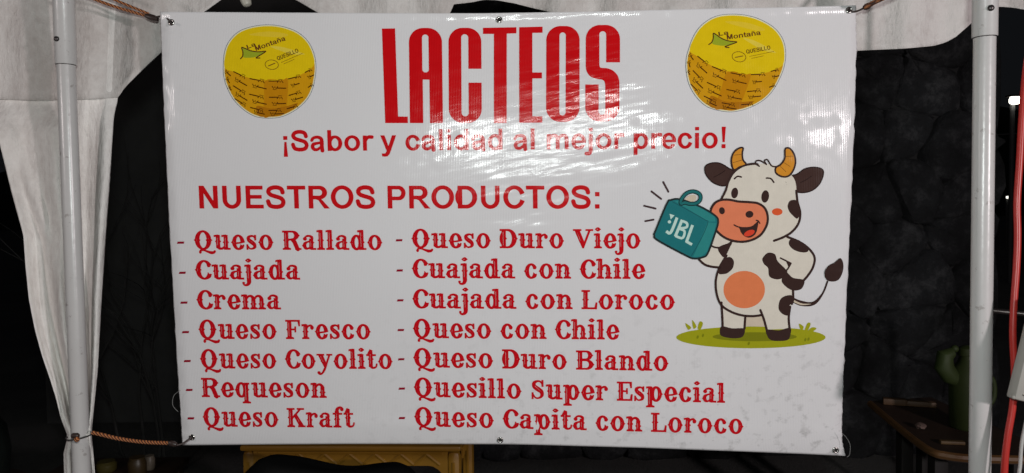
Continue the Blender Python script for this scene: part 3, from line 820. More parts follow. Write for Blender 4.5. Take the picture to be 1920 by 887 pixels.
words('slogan_word', sans, '¡Sabor y calidad al mejor precio!', (531.9, 283.6), (1360.5, 278.0), 39, 40.5, (188, 20, 26), .39)
words('heading_word', sans, 'NUESTROS PRODUCTOS:', (374.2, 391), (1124.2, 391.2), 42.8, 43, (188, 20, 26), .39)
LINES = [  # text, dash x0 x1 y, ink start, ink end
 ('Queso Rallado', 331.6, 345.5, 455, (364.1, 467.9), (717.5, 468.4)),
 ('Cuajada', 335, 348.5, 511.5, (365.9, 523.6), (563, 524.1)),
 ('Crema', 337.9, 351.7, 567.5, (368.8, 579.7), (527, 579.9)),
 ('Queso Fresco', 341, 354.7, 622.8, (372.6, 635.2), (695.7, 635.7)),
 ('Queso Coyolito', 344.4, 357.9, 677.1, (375.5, 690.4), (736.7, 691.5)),
 ('Requeson', 347.9, 361.4, 731.2, (378.2, 744.2), (612.8, 745.8)),
 ('Queso Kraft', 351, 364.4, 784.5, (380.6, 799.4), (665.5, 801.6)),
 ('Queso Duro Viejo', 741.7, 754.8, 450.6, (771.7, 464.9), (1201.6, 465.5)),
 ('Cuajada con Chile', 743, 755.7, 507.2, (772.3, 521.2), (1210.4, 522.7)),
 ('Cuajada con Loroco', 744, 756.8, 563.2, (773.2, 577.8), (1265.8, 580.4)),
 ('Queso con Chile', 745, 758, 618.9, (774.3, 633.5), (1161.7, 636.4)),
 ('Queso Duro Blando', 746, 758.7, 673.7, (774.9, 688.1), (1253.6, 695.3)),
 ('Quesillo Super Especial', 746.9, 759.8, 728.7, (776, 743.5), (1359.6, 755)),
 ('Queso Capita con Loroco', 747.3, 759.8, 784, (776.7, 798.8), (1394, 813.5)),
]
for s, d0, d1, dy, p0, p1 in LINES:
    words('product_word', western, s, p0, p1, 35.3, 35.3, (186, 15, 26), .42)
    a = Art(); a.fill([(d0+1.5, dy-2), (d1, dy-2.2), (d1-1, dy+2), (d0, dy+2.2)], (140, 18, 40), .8, smooth=False)
    a.build('bullet_dash', banner)

# ---------------------------------------------------------------- printed cheeses
Mx = np.array([[1.027, -.305], [.1998, 1.018]]); Mo = np.array((463.3, 88.2)); Mt = np.array((1348.3, 63.6))
def toR(p): return tuple(Mt + Mx @ (np.array(p)-Mo))
Mi = np.linalg.inv(Mx)
def toL(p): return tuple(Mo + Mi @ (np.array(p)-Mt))
def cheese(right):
    A = (lambda x, y: toR((400+x/4.031, 20+y/4.031))) if right else (lambda x, y: (400+x/4.031, 20+y/4.031))
    A5 = (lambda x, y: toR((410+x/8.868, 130+y/8.868))) if right else (lambda x, y: (410+x/8.868, 130+y/8.868))
    T8 = (lambda x, y: (1290+x/8.063, 30+y/8.063)) if right else (lambda x, y: toL((1290+x/8.063, 30+y/8.063)))
    out = [(85, 420), (92, 330), (120, 250), (180, 180), (260, 140), (380, 118), (500, 125), (620, 165), (700, 230), (745, 310), (765, 400), (763, 480), (743, 580), (700, 665), (620, 740), (520, 790), (430, 803), (330, 793), (240, 745), (160, 665), (110, 570), (88, 490)]
    cx, cy = 425, 460
    a = Art()
    a.fill([A(cx+(x-cx)*1.02, cy+(y-cy)*1.022) for x, y in out], (222, 214, 180), .8)
    a.fill([A(x, y) for x, y in out], (196, 142, 18), .9)
    base = a.build('cheese_print', banner, 'printed round yellow cheese with brown marks, %s of the title' % ('right' if right else 'left'))
    a = Art(); a.line([A(cx+(x-cx)*1.03, cy+(y-cy)*1.03) for x, y in out], .9, (112, 112, 128), .85, True); a.build('cut_outline', base)
    # the printed photograph of the cheese has its own tones: top disc and three amber bands of the side
    a = Art()
    a.fill([A(*p) for p in [(85, 430), (92, 330), (120, 250), (180, 180), (260, 140), (380, 118), (500, 125), (620, 165), (700, 230), (745, 310), (764, 400), (720, 448), (640, 492), (520, 522), (400, 526), (260, 505), (150, 462)]], (212, 182, 18), 1.0)
    a.fill([A(*p) for p in [(270, 180), (420, 158), (560, 178), (520, 200), (380, 195)]], (214, 184, 48), 1.1)
    a.fill([A(*p) for p in [(430, 270), (520, 275), (640, 310), (690, 330), (600, 330), (500, 300)]], (216, 190, 66), 1.1)
    a.build('cheese_top', base)
    a = Art()
    a.fill([A(*p) for p in [(395, 528), (520, 524), (560, 515), (560, 640), (535, 780), (430, 802), (380, 798), (385, 660)]], (182, 122, 15), 1.0)
    a.fill([A(*p) for p in [(330, 720), (440, 740), (560, 720), (640, 700), (560, 770), (430, 800), (340, 795)]], (166, 106, 14), 1.1)
    a.build('cheese_side', base)
    a = Art(); BR = (70, 36, 8)
    rows = [[(250, 40, 440, 130), (520, 155, 760, 200), (835, 195, 1070, 195), (1155, 160, 1360, 110), (1440, 50, 1540, 0)],
            [(270, 160, 465, 270), (560, 270, 790, 325), (890, 310, 1115, 315), (1210, 275, 1340, 235), (1490, 140, 1580, 95)],
            [(245, 275, 440, 400), (515, 415, 750, 470), (845, 465, 1060, 465), (1170, 435, 1365, 375), (1490, 300, 1560, 250)],
            [(280, 400, 470, 515), (560, 530, 790, 580), (890, 575, 1115, 568), (1215, 520, 1395, 465)],
            [(270, 490, 450, 600), (530, 635, 740, 690), (835, 685, 1040, 680), (1140, 655, 1310, 605)],
            [(590, 710, 760, 745), (860, 745, 1080, 738), (110, 30, 195, 105), (130, 140, 178, 225), (160, 290, 210, 345)]]
    for k, row in enumerate(rows):
        for x0, y0, x1, y1 in row:
            if k % 2: x0, y0, x1, y1 = x1, y1, x0, y0
            dx, dy = x1-x0, y1-y0; L = math.hypot(dx, dy)
            e = lambda t, h: A5(x0+dx*t-dy/L*h, y0+dy*t+dx/L*h)
            a.line([e(0, 0), e(.62, 0)], 2.0, BR, 1.2)
            a.line([e(.6, 24), e(.72, -12), e(.8, 22), e(.9, -8), e(1.0, 26)], 1.5, BR, 1.25, smooth=False)
            a.line([e(.68, -28), e(.95, -24)], .9, BR, 1.2)
    a.build('side_pattern', base)
    a = Art()
    a.fill([T8(*p) for p in [(388, 268), (425, 280), (520, 345), (620, 382), (730, 396), (640, 430), (540, 450), (440, 440), (365, 415), (384, 340)]], (146, 158, 38), 1.2, n=4)
    a.line([T8(*p) for p in [(315, 432), (360, 395), (382, 330), (384, 262), (430, 285), (520, 345), (630, 380), (740, 393), (650, 430), (560, 465), (620, 478)]], 2.0, (78, 44, 24), 1.3)
    a.build('mountain_logo', base)
    def tx(art, s, q0, q1, cap, rgb):
        b0, b1 = T8(*q0), T8(*q1); u = np.array(b1)-np.array(b0); u = u/np.hypot(*u); k = cap/8.063
        text(art, sans, s, b0, b1, k, k, rgb, 1.3, upv=(u[1], -u[0]))
    a = Art(); tx(a, 'La', (468, 302), (612, 278), 62, (84, 48, 26)); tx(a, 'Montaña', (592, 358), (1098, 284), 74, (92, 50, 28)); a.build('brand_lettering', base)
    a = Art(); tx(a, 'QUESILLO', (885, 572), (1250, 505), 62, (88, 54, 22))
    a.line([T8(930, 612), T8(1300, 535)], .8, (112, 76, 24), 1.3); a.line([T8(960, 642), T8(1145, 602)], .8, (112, 76, 24), 1.3); a.build('product_lettering', base)
    a = Art(); el = [T8(771+105*math.cos(t)*.98-75*math.sin(t)*.15, 617+75*math.sin(t)+105*math.cos(t)*.17) for t in np.linspace(0, 2*np.pi, 24, endpoint=False)]
    a.line(el, 1.1, (108, 72, 22), 1.3, True); a.line([T8(716, 626), T8(830, 604)], 1.8, (120, 84, 26), 1.3); a.build('seal', base)
cheese(False); cheese(True)

# ---------------------------------------------------------------- printed cow with a speaker
H = lambda *p: (1310+p[0]/4.032, 260+p[1]/4.032)
B = lambda *p: (1300+p[0]/3.857, 430+p[1]/3.857)
Q = lambda *p: (1200+p[0]/3.855, 270+p[1]/3.855)
def mp(f, pts): return [f(*p) for p in pts]
DK, CR, CR2 = (56, 40, 37), (206, 199, 186), (194, 180, 160)
MZ, HN, TE, TE2 = (214, 122, 88), (200, 134, 44), (34, 108, 112), (46, 126, 124)
a = Art(); a.ell(1408, 632.6, 140, 20.5, (150, 150, 28), .8)
for pts in ([(1290, 618), (1285, 606), (1296, 614)], [(1300, 616), (1298, 600), (1306, 612)], [(1308, 616), (1312, 603), (1318, 606), (1314, 617)],
            [(1502, 620), (1498, 607), (1507, 613)], [(1508, 622), (1514, 606), (1520, 607), (1515, 619)], [(1513, 623), (1522, 614), (1531, 616), (1520, 624)]):
    a.fill(pts, (150, 150, 28), .8)
for x, y in ((1308, 632), (1318, 629), (1404, 644), (1510, 637), (1516, 636)): a.ell(x, y, 2, 3.4, (118, 122, 22), .95, 20)
grass = a.build('grass_print', banner, 'printed olive green grass patch under the cow')
a = Art(); a.ell(1415, 631.5, 79, 8.5, (116, 118, 24), .9); a.build('printed_shadow', grass)  # cow's shadow drawn into the print as a darker ellipse

a = Art()
a.fill(mp(B, [(375, 560), (500, 560), (525, 705), (372, 700)]), CR2, .9, smooth=False)
a.fill(mp(B, [(203, 520), (212, 715), (362, 722), (376, 610), (380, 540)]), CR, .95, smooth=False)
a.fill(mp(B, [(480, 560), (512, 650), (532, 725), (696, 720), (692, 640), (705, 545), (640, 480)]), CR, .95, smooth=False)
a.fill(mp(B, [(270, 60), (250, 130), (225, 210), (185, 290), (163, 380), (170, 470), (200, 545), (260, 595), (340, 622), (430, 628), (500, 610), (600, 600), (690, 570), (716, 520), (720, 430), (760, 300), (780, 120), (690, 55), (560, 20), (400, 20)]), CR, 1.0)
a.fill(mp(B, [(560, 100), (690, 60), (770, 95), (840, 150), (875, 210), (865, 270), (830, 335), (790, 375), (740, 380), (690, 330), (640, 240)]), CR, 1.1)
a.fill(mp(H, [(165, 470), (205, 390), (225, 330), (260, 260), (320, 215), (400, 195), (500, 190), (590, 205), (660, 240), (725, 310), (742, 410), (750, 490), (768, 560), (755, 640), (705, 705), (640, 748), (560, 780), (400, 790), (250, 770), (200, 600)]), CR, 1.3)
cow = a.build('cow_print', banner, 'printed black and cream cartoon cow standing on grass with a speaker')
LW = 4.5
a = Art()
for f, pts in ((B, [(240, 190), (185, 285), (162, 380), (172, 480), (205, 550), (270, 595), (350, 622), (430, 628), (495, 620)]),
               (B, [(720, 430), (722, 500), (712, 540)]), (B, [(485, 585), (510, 650), (532, 730)]), (B, [(700, 560), (690, 640), (696, 720)]),
               (B, [(203, 530), (210, 640), (212, 720)]), (B, [(376, 628), (370, 718)]),
               (B, [(680, 55), (770, 92), (840, 145), (877, 205), (865, 275), (828, 335), (790, 378)])):
    a.line(mp(f, pts), LW, DK, 1.2)
a.line(mp(B, [(630, 208), (665, 225), (706, 246)]), 3, DK, 1.2); a.line(mp(B, [(706, 246), (692, 272), (674, 298)]), 3, DK, 1.25); a.fill(mp(B, [(668, 226), (708, 246), (688, 276)]), DK, 1.18, smooth=False)
for pts in ([(165, 468), (205, 390), (222, 330), (262, 258), (330, 208), (410, 190), (445, 194)], [(738, 395), (748, 480), (768, 560), (755, 640), (705, 705), (640, 745), (570, 772)]):
    a.line(mp(H, pts), LW, DK, 1.4)
a.line(mp(H, [(458, 208), (432, 190), (436, 168), (470, 168), (512, 195)]), 2.9, DK, 1.45); a.line(mp(H, [(512, 195), (498, 168), (520, 160), (552, 206), (592, 212)]), 2.9, DK, 1.5)
a.build('outline', cow)
a = Art()
a.fill(mp(B, [(500, 210), (540, 170), (590, 180), (610, 230), (660, 280), (680, 310), (650, 350), (600, 362), (550, 340), (540, 280), (510, 250)]), DK, 1.15); a.build('hide_patch', cow)
for f, pts, mm in ((B, [(690, 90), (715, 68), (770, 95), (832, 150), (800, 168), (740, 155), (700, 125)], 1.15),
               (B, [(225, 215), (265, 200), (293, 230), (285, 280), (250, 315), (215, 325), (183, 318), (200, 260)], 1.15),
               (B, [(620, 530), (640, 495), (680, 478), (718, 482), (712, 530), (692, 560), (690, 620), (650, 615), (618, 580)], 1.15),
               (H, [(672, 510), (690, 470), (735, 465), (755, 500), (768, 560), (745, 605), (710, 580), (685, 550)], 1.35)):
    a = Art(); a.fill(mp(f, pts), DK, mm); a.build('hide_patch', cow)
a = Art(); a.fill(mp(B, [(670, 310), (720, 350), (797, 365), (800, 400), (775, 435), (720, 442), (670, 415), (638, 370)]), DK, 1.25); a.build('hand', cow)
a = Art(); a.ell(*B(368, 436), 150/3.857, 135/3.857, (212, 120, 78), 1.12); a.build('belly_patch', cow)
for pts in ([(205, 702), (280, 716), (362, 716), (372, 745), (350, 780), (290, 788), (215, 776), (192, 750)], [(530, 726), (620, 730), (700, 712), (703, 760), (682, 800), (610, 808), (560, 800), (535, 770)]):
    a = Art(); a.fill(mp(B, pts), DK, 1.3); a.build('hoof', cow)
a = Art(); a.line(mp(B, [(700, 500), (780, 535), (870, 535), (935, 465), (970, 378)]), [8, 10, 7, 3.5, 3.5], DK, .82); a.line(mp(B, [(705, 508), (780, 541), (850, 540)]), [4, 3.4, .5], CR2, .9)
a.fill(mp(B, [(1063, 208), (1085, 250), (1080, 310), (1050, 365), (1000, 378), (960, 360), (948, 310), (975, 265), (1020, 240)]), DK, 1.6); a.build('tail', cow)
for pts in ([(48, 215), (90, 186), (160, 186), (230, 225), (265, 250), (232, 300), (205, 352), (160, 354), (100, 325), (55, 270)], [(660, 290), (740, 270), (800, 230), (870, 216), (932, 230), (943, 270), (915, 340), (860, 390), (790, 408), (720, 395), (672, 345)]):
    a = Art(); a.fill(mp(H, pts), (64, 46, 42), 1.22); a.line(mp(H, pts), 2.4, (46, 32, 30), 1.27, True)
    c = np.mean(pts, 0); a.line(mp(H, [(c[0]-40, c[1]+25), (c[0], c[1]+5), (c[0]+45, c[1]-25)]), 1.5, (44, 30, 28), 1.27); a.build('ear', cow)
for pts, ls in (([(265, 235), (247, 170), (262, 110), (300, 75), (335, 70), (330, 110), (335, 160), (358, 195), (310, 215)], [((270, 125), (322, 118)), ((260, 182), (335, 160))]),
                ([(655, 78), (690, 75), (722, 120), (732, 180), (715, 240), (680, 282), (630, 287), (585, 260), (583, 220), (620, 195), (650, 150)], [((655, 135), (715, 132)), ((640, 178), (690, 210)), ((612, 205), (660, 250))])):
    a = Art(); a.fill(mp(H, pts), HN, 1.45); a.line(mp(H, pts), 3.4, DK, 1.55, True)
    for l in ls: a.line(mp(H, l), 1, (120, 78, 34), 1.5)
    a.build('horn', cow)
MU = [(165, 465), (120, 490), (92, 540), (88, 610), (130, 690), (200, 750), (290, 778), (380, 773), (460, 735), (508, 670), (523, 600), (503, 530), (450, 490), (380, 480), (300, 475), (230, 462)]
a = Art(); a.fill(mp(H, MU), MZ, 1.5); a.line(mp(H, MU), LW, DK, 1.6, True)
muz = a.build('muzzle', cow)
for x, y, rx, ry in ((176, 545, 22, 27), (384, 572, 30, 26)):
    a = Art(); a.ell(*H(x, y), rx/4.03, ry/4.03, DK, 1.6, -10); a.build('nostril', cow)
a = Art(); a.fill(mp(H, [(270, 655), (330, 668), (400, 662), (448, 625), (446, 670), (430, 720), (390, 748), (350, 740), (320, 710), (305, 675)]), DK, 1.6); a.line(mp(H, [(268, 652), (290, 664), (320, 672)]), 2.6, DK, 1.62); a.line(mp(H, [(436, 618), (450, 622), (462, 640)]), 2.6, DK, 1.62)
a.ell(*H(383, 714), 42/4.03, 21/4.03, (206, 66, 46), 1.7, -22); a.build('mouth', cow)
for x, y, rx, ry, an in ((272, 411, 26, 41, 8), (503, 437, 29, 47, 8)):
    a = Art(); a.ell(*H(x, y), rx/4.03, ry/4.03, DK, 1.4, an); a.build('eye', cow)
for pts in ([(270, 303), (295, 285), (322, 290)], [(512, 298), (545, 302), (568, 330)]):
    a = Art(); a.line(mp(H, pts), 3, DK, 1.4); a.build('eyebrow', cow)
a = Art(); a.ell(*H(594, 553), 40/4.03, 27/4.03, (208, 88, 50), 1.4); a.build('cheek', cow)
a = Art()
a.fill(mp(B, [(120, 115), (165, 10), (280, 60), (275, 110), (240, 200), (190, 275), (130, 268), (80, 252), (35, 205)]), CR, 1.05)
a.line(mp(B, [(20, 195), (75, 250), (130, 270), (192, 276)]), LW, DK, 1.2); a.line(mp(B, [(110, 105), (155, 130), (215, 128), (280, 88)]), 3.4, DK, 1.65)
a.fill(mp(B, [(180, 132), (275, 97), (265, 130), (230, 197), (205, 192)]), DK, 1.16); a.build('arm', cow)
# the printed speaker
SPK = [(225, 405), (290, 400), (430, 450), (540, 515), (565, 560), (545, 640), (490, 790), (450, 820), (390, 828), (330, 805), (130, 697), (103, 660), (115, 620), (195, 430)]
a = Art(); a.fill(mp(Q, SPK), TE, 1.8); a.line(mp(Q, SPK), 3.6, (36, 46, 46), 2.0, True)
a.fill(mp(Q, [(488, 566), (552, 572), (535, 640), (484, 778), (445, 812), (385, 816), (405, 770)]), TE2, 1.9, smooth=False)
a.fill(mp(Q, [(250, 412), (300, 410), (430, 458), (540, 525), (548, 560), (490, 562), (470, 545)]), TE2, 1.9, smooth=False)
a.line(mp(Q, [(235, 418), (350, 480), (470, 548), (490, 570), (440, 690), (372, 808)]), 1.3, (30, 84, 88), 1.95)
spk = a.build('speaker_print', banner, 'printed teal portable speaker held up by the cow')
a = Art(); loop = [(296, 430), (300, 400), (335, 358), (385, 343), (430, 362), (436, 400), (408, 428), (360, 432), (325, 424)]
a.fill(mp(Q, [(318, 415), (345, 380), (385, 366), (408, 380), (402, 405), (370, 420)]), CR2, 1.95); a.line(mp(Q, loop), 8.2, (30, 50, 50), 2.05, True); a.line(mp(Q, loop), 4.6, (34, 104, 104), 2.15, True); a.build('carry_strap', spk)
a = Art(); PA = (182, 208, 198)
a.line(mp(Q, [(268, 532), (232, 622), (212, 645), (190, 630)]), 5.4, PA, 2.05, caps=False)
a.line(mp(Q, [(305, 548), (255, 668)]), 5.4, PA, 2.05, caps=False); a.line(mp(Q, [(302, 556), (338, 572), (336, 602), (288, 610)]), 4.6, PA, 2.1, caps=False); a.line(mp(Q, [(285, 612), (322, 632), (306, 680), (255, 664)]), 4.6, PA, 2.15, caps=False)
a.line(mp(Q, [(380, 586), (336, 708), (336, 708.1)]), 5.4, PA, 2.05, caps=False, smooth=False); a.line(mp(Q, [(332, 703), (376, 727)]), 5, PA, 2.1, caps=False)
a.fill(mp(Q, [(214, 505), (250, 516), (222, 546)]), PA, 2.05, smooth=False); a.ell(*Q(213, 563), 3.1, 3.1, PA, 2.05); a.build('speaker_lettering', spk)
for l in ([(168, 275), (205, 345)], [(83, 343), (153, 397)], [(30, 447), (113, 467)], [(38, 558), (98, 547)]):
    a = Art(); a.line(mp(Q, l), 3.7, (66, 48, 50), .8); a.build('sound_stroke', spk)

# ---------------------------------------------------------------- eyelets and loose threads of the banner
for x, y in ((321, 42), (936, 37), (1592, 19), (360, 820), (938, 825), (1567, 844)):
    mb = MB(); c = onb(x, y, 1.2); nrm = -fwd
    mb.torus(c, .0052, .0021, nrm, 0); mb.lathe(onb(x, y, .9), [(.0045, 0), (.0045, .0006)], 20, 1, nrm)
    mb.build('eyelet', [M_NICKEL, M_HOLE], banner)
M_THREAD = plain('thread', (.30, .30, .29), .8)
mb = MB()
mb.tube([P(*p, 1.645) for p in spline([(1579, 812), (1588, 822), (1594, 835), (1593, 852), (1588, 857)], n=5)], .0004, 5)
mb.build('loose_thread', M_THREAD, banner); mb = MB()
mb.tube([P(*p, 1.70) for p in spline([(338, 732), (326, 742), (324, 760), (334, 772)], n=5)], .0005, 5)
mb.build('loose_thread', M_THREAD, banner)

# ---------------------------------------------------------------- canopy poles
def pole(px, py, z, r_low, r_up, sleeve_y, pin, label):
    c = P(px, py, z); X, Y = c.x, c.y
    zs = P(px, sleeve_y, z).z
    t = thing('canopy_pole', label, 'pole', (X, Y, 0), 'white canopy poles')
    mb = MB(); mb.lathe((X, Y, .012), [(r_low, 0), (r_low, zs+.2)], 40); mb.build('lower_tube', M_ENAMEL, t)
    mb = MB(); mb.lathe((X, Y, zs), [(r_low+.0004, 0), (r_up-.0008, 0), (r_up, .0012), (r_up, .95)], 40); mb.build('upper_sleeve', M_ENAMEL, t)
    mb = MB(); mb.lathe((X, Y, zs-.0016), [(r_low+.0003, 0), (r_low+.0012, .0004), (r_low+.0012, .0015)], 40); mb.build('sleeve_shade_dirt_line', M_STEEL, t)  # dark band standing for the line of shadow and dirt under the sleeve
    mb = MB(); mb.box((X-.04, Y-.04, 0), (X+.04, Y+.04, .012), 0, .003); mb.build('foot_plate', M_STEEL, t)
    d = Vector((pin[0], pin[1], 0)) ; q = Vector((C0.x-X, C0.y-Y, 0)).normalized(); s = Vector((-q.y, q.x, 0))
    n = (q*math.sqrt(max(0, 1-pin[0]**2)) + s*pin[0]).normalized()
    mb = MB(); pc = Vector((X, Y, P(px, pin[1], z).z)); mb.lathe(pc+n*(r_up-.002), [(.0058, 0), (.0058, .004), (.0045, .006), (.002, .007)], 18, 0, n); mb.build('lock_pin', M_STEEL, t)
    return c
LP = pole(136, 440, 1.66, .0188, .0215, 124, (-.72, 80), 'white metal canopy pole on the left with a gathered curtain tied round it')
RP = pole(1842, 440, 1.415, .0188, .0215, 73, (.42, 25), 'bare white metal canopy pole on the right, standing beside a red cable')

# ---------------------------------------------------------------- canopy valance and side curtain
low = curve1([(-160, 180), (0, 186), (60, 188), (140, 187), (205, 184), (221, 182), (234, 163), (262, 135), (300, 100), (340, 62), (376, 26), (394, 14), (413, 0), (440, -14), (490, -22), (530, -14), (556, 0), (597, 24), (650, 45), (750, 52), (815, 42), (843, 26), (851, 8), (885, 4), (908, -1), (930, 0), (965, 6), (1000, 15), (1030, 22), (1080, 45), (1200, 75), (1400, 96), (1605, 95), (1700, 90.5), (1750, 86), (1772, 80), (1792, 69), (1822, 43), (1846, 16), (1875, 12), (1900, 14), (1930, 19), (2080, 40)])
def zval(x, y):
    z = 1.735 - .05*min(1, max(0, (x-900)/600)) + .012*math.sin(x*.021+.4)*(.5+.5*min(1, max(0, (y+220)/300))) + .009*math.sin(x*.057+1.3+y*.004) + .005*math.sin(x*.02-y*.03)
    z += .012*math.exp(-((x-1120)/26)**2) + .01*math.exp(-((x-640-y*.5)/30)**2)
    return z
xs = sorted(set(list(np.arange(-160, 2081, 8.0)) + [843, 847, 851, 221, 376])); NR = 26
vv = []; ff = []
for x in xs:
    lo_ = low(x)
    for j in range(NR+1):
        y = -230+(lo_+230)*j/NR
        z = zval(x, y)
        d = lo_-y
        if d < 6: z -= .003            # doubled hem
        vv.append(P(x, y, z))
for i in range(len(xs)-1):
    for j in range(NR): a0 = i*(NR+1)+j; ff.append((a0, a0+1, a0+NR+2, a0+NR+1))
val = mesh('canopy_valance', vv, ff, M_CLOTH)
tag(val, 'soiled white canvas valance of the market canopy hanging in scallops above the banner', 'canopy')
val.modifiers.new('thickness', 'SOLIDIFY').thickness = .0015

cl = curve1([(-230, -70), (0, -42), (150, -20), (270, 0), (360, 22), (440, 44), (500, 48), (560, 54), (620, 66), (670, 80), (710, 94), (745, 105), (785, 115), (805, 123), (818, 128), (830, 125), (850, 120), (887, 121), (1500, 100)])
cr = curve1([(-230, 235), (0, 230), (185, 221), (220, 213), (330, 206), (440, 198), (560, 190), (690, 183), (740, 178), (800, 172), (818, 171), (835, 173), (860, 176), (887, 178), (1500, 196)])
NS = 90; ys = list(np.arange(-230, 1500, 12.0)) + [1500.]
vv = []; ff = []
for y in ys:
    g_ = min(1, max(0, (y-100)/700)); tie = math.exp(-((y-820)/26)**2)
    for i in range(NS+1):
        s = i/NS; x0, x1 = cl(y), cr(y); x = x0+(x1-x0)*s
        amp = .005+.019*g_
        xp = 136+(y-440)*.038                                     # pole line
        near = math.exp(-((x-xp)/24)**2)
        z = 1.722 - amp*math.sin(2*math.pi*(2.1*s+.12)+.9*math.sin(y*.004)) - .28*amp*math.sin(2*math.pi*(4.3*s)+y*.0035) - .05*amp*math.sin(2*math.pi*11*s+1)
        z += .006*math.sin(x*.05+y*.02)*(1-g_) 
        z = z*(1-near)+max(z, 1.705)*near
        z = z*(1-tie)+(1.70-.016*math.sin(math.pi*(3*s)))*tie
        if near > .25: z = max(z, 1.690)
        # a long slack fold down the outer side
        if y < 250:
            k = min(1, (250-y)/55); z = z*(1-k)+max(z, zval(x, min(y, 185))+.008)*k
        z -= .018*math.exp(-((x-(x0+18+max(0, 40-abs(y-560)*.1)))/13)**2)*min(1, max(0, (y-150)/250))
        # hem roll at the inner edge
        if s > .86: z -= .008*math.sin((s-.86)/.14*math.pi)
        vv.append(P(x, y, z))
for j in range(len(ys)-1):
    for i in range(NS): a0 = j*(NS+1)+i; ff.append((a0, a0+1, a0+NS+2, a0+NS+1))
cur = mesh('side_curtain', vv, ff, M_CLOTH2)
tag(cur, 'off white canvas side curtain gathered and tied to the left canopy pole', 'curtain')
cur.modifiers.new('thickness', 'SOLIDIFY').thickness = .0012

# ---------------------------------------------------------------- bungee cords
def px_tube(mb, pts, z0, z1, r_, mi=0, n=10):
    q = spline(pts, n=6); mb.tube([P(p[0], p[1], z0+(z1-z0)*k/(len(q)-1)) for k, p in enumerate(q)], r_, n, mi)
def bungee(label, strands, ball, hook, loc, loop=None):
    t = thing('bungee_cord', label, 'cord', loc, 'bungee cords holding the banner')
    mb = MB()
    for pts, z0, z1, r_ in strands: px_tube(mb, pts, z0, z1, r_)
    mb.build('cord', M_BRAID, t)
    mb = MB(); (x0, y0), (x1, y1), z, r_ = ball
    mb.tube([P(x0, y0, z), P(x0*.7+x1*.3, y0*.7+y1*.3, z), P(x0*.3+x1*.7, y0*.3+y1*.7, z), P(x1, y1, z)], [r_*.7, r_, r_, r_*.7], 12); mb.build('cord_end', M_HOOK, t)
    mb = MB(); px_tube(mb, hook[0], hook[1], hook[2], .0021); mb.build('hook', M_HOOK, t)
    if loop: loop(t)
    return t
bungee('orange braided bungee cord from the banner top left corner up to the canopy', [([(279, 31), (240, 20), (205, 9), (160, -8), (118, -24)], 1.66, 1.635, .0034), ([(279, 26), (235, 8), (195, -9), (118, -44)], 1.655, 1.635, .0030)],
       ((273, 29), (296, 36), 1.655, .0068), ([(292, 32), (304, 31), (314, 35), (319, 42), (322, 46)], 1.652, 1.625), P(279, 30, 1.66))
bungee('orange braided bungee cord from the banner top right corner up to the canopy', [([(1622, 14), (1640, 4), (1665, -8), (1750, -50), (1846, -98)], 1.575, 1.41, .0050)],
       ((1620, 15), (1632, 9), 1.57, .0068), ([(1624, 12), (1612, 19), (1600, 22), (1593, 18)], 1.57, 1.58), P(1640, 5, 1.58))
def lowloop(t):
    mb = MB(); c = P(147, 821, 1.66); z = c.z
    pts = [(LP.x+.0205*math.cos(a)*1.25, LP.y-.004+.0300*math.sin(a), z+.002*math.cos(a)) for a in np.linspace(math.pi*1.02, math.pi*2.0, 18)]
    mb.tube(pts, .0017, 8)
    mb.build('tie', M_BLACK, t)
    mb = MB(); mb.lathe(P(134, 817, 1.618), [(.003, 0), (.0062, .003), (.0062, .013), (.004, .016)], 14, 0, rt); mb.sphere(P(144, 824, 1.61), .0055, 1); mb.build('knot', [M_HOOK, M_BRAID], t)
bungee('orange braided bungee cord from the left pole to the banner bottom left corner', [([(172, 811), (190, 815), (225, 823), (270, 829), (322, 831)], 1.66, 1.67, .0042)],
       ((317, 830), (331, 834), 1.665, .0062), ([(330, 835), (342, 832), (351, 826), (360, 820)], 1.665, 1.688), P(172, 820, 1.66), lowloop)

# ---------------------------------------------------------------- white fitting above the banner
t = thing('white_fitting', 'off white rounded plastic fitting peeking down above the banner, over the left cheese', 'fitting', P(462, 10, 1.75))
ax = (P(452, -20, 1.75)-P(463, 8, 1.75)).normalized()
mb = MB(); mb.lathe(P(465, 12, 1.75), [(.004, 0), (.0095, .003), (.0118, .010), (.0122, .018)], 24, 0, ax); mb.build('cap', plain('aged_plastic', (.55, .53, .45), .4), t)
mb = MB(); mb.lathe(P(464.1, 9.6, 1.75)+ax*.016, [(.0112, 0), (.0128, .002), (.0128, .08)], 24, 0, ax); mb.build('tube', plain('aged_plastic_tube', (.52, .5, .44), .45), t)

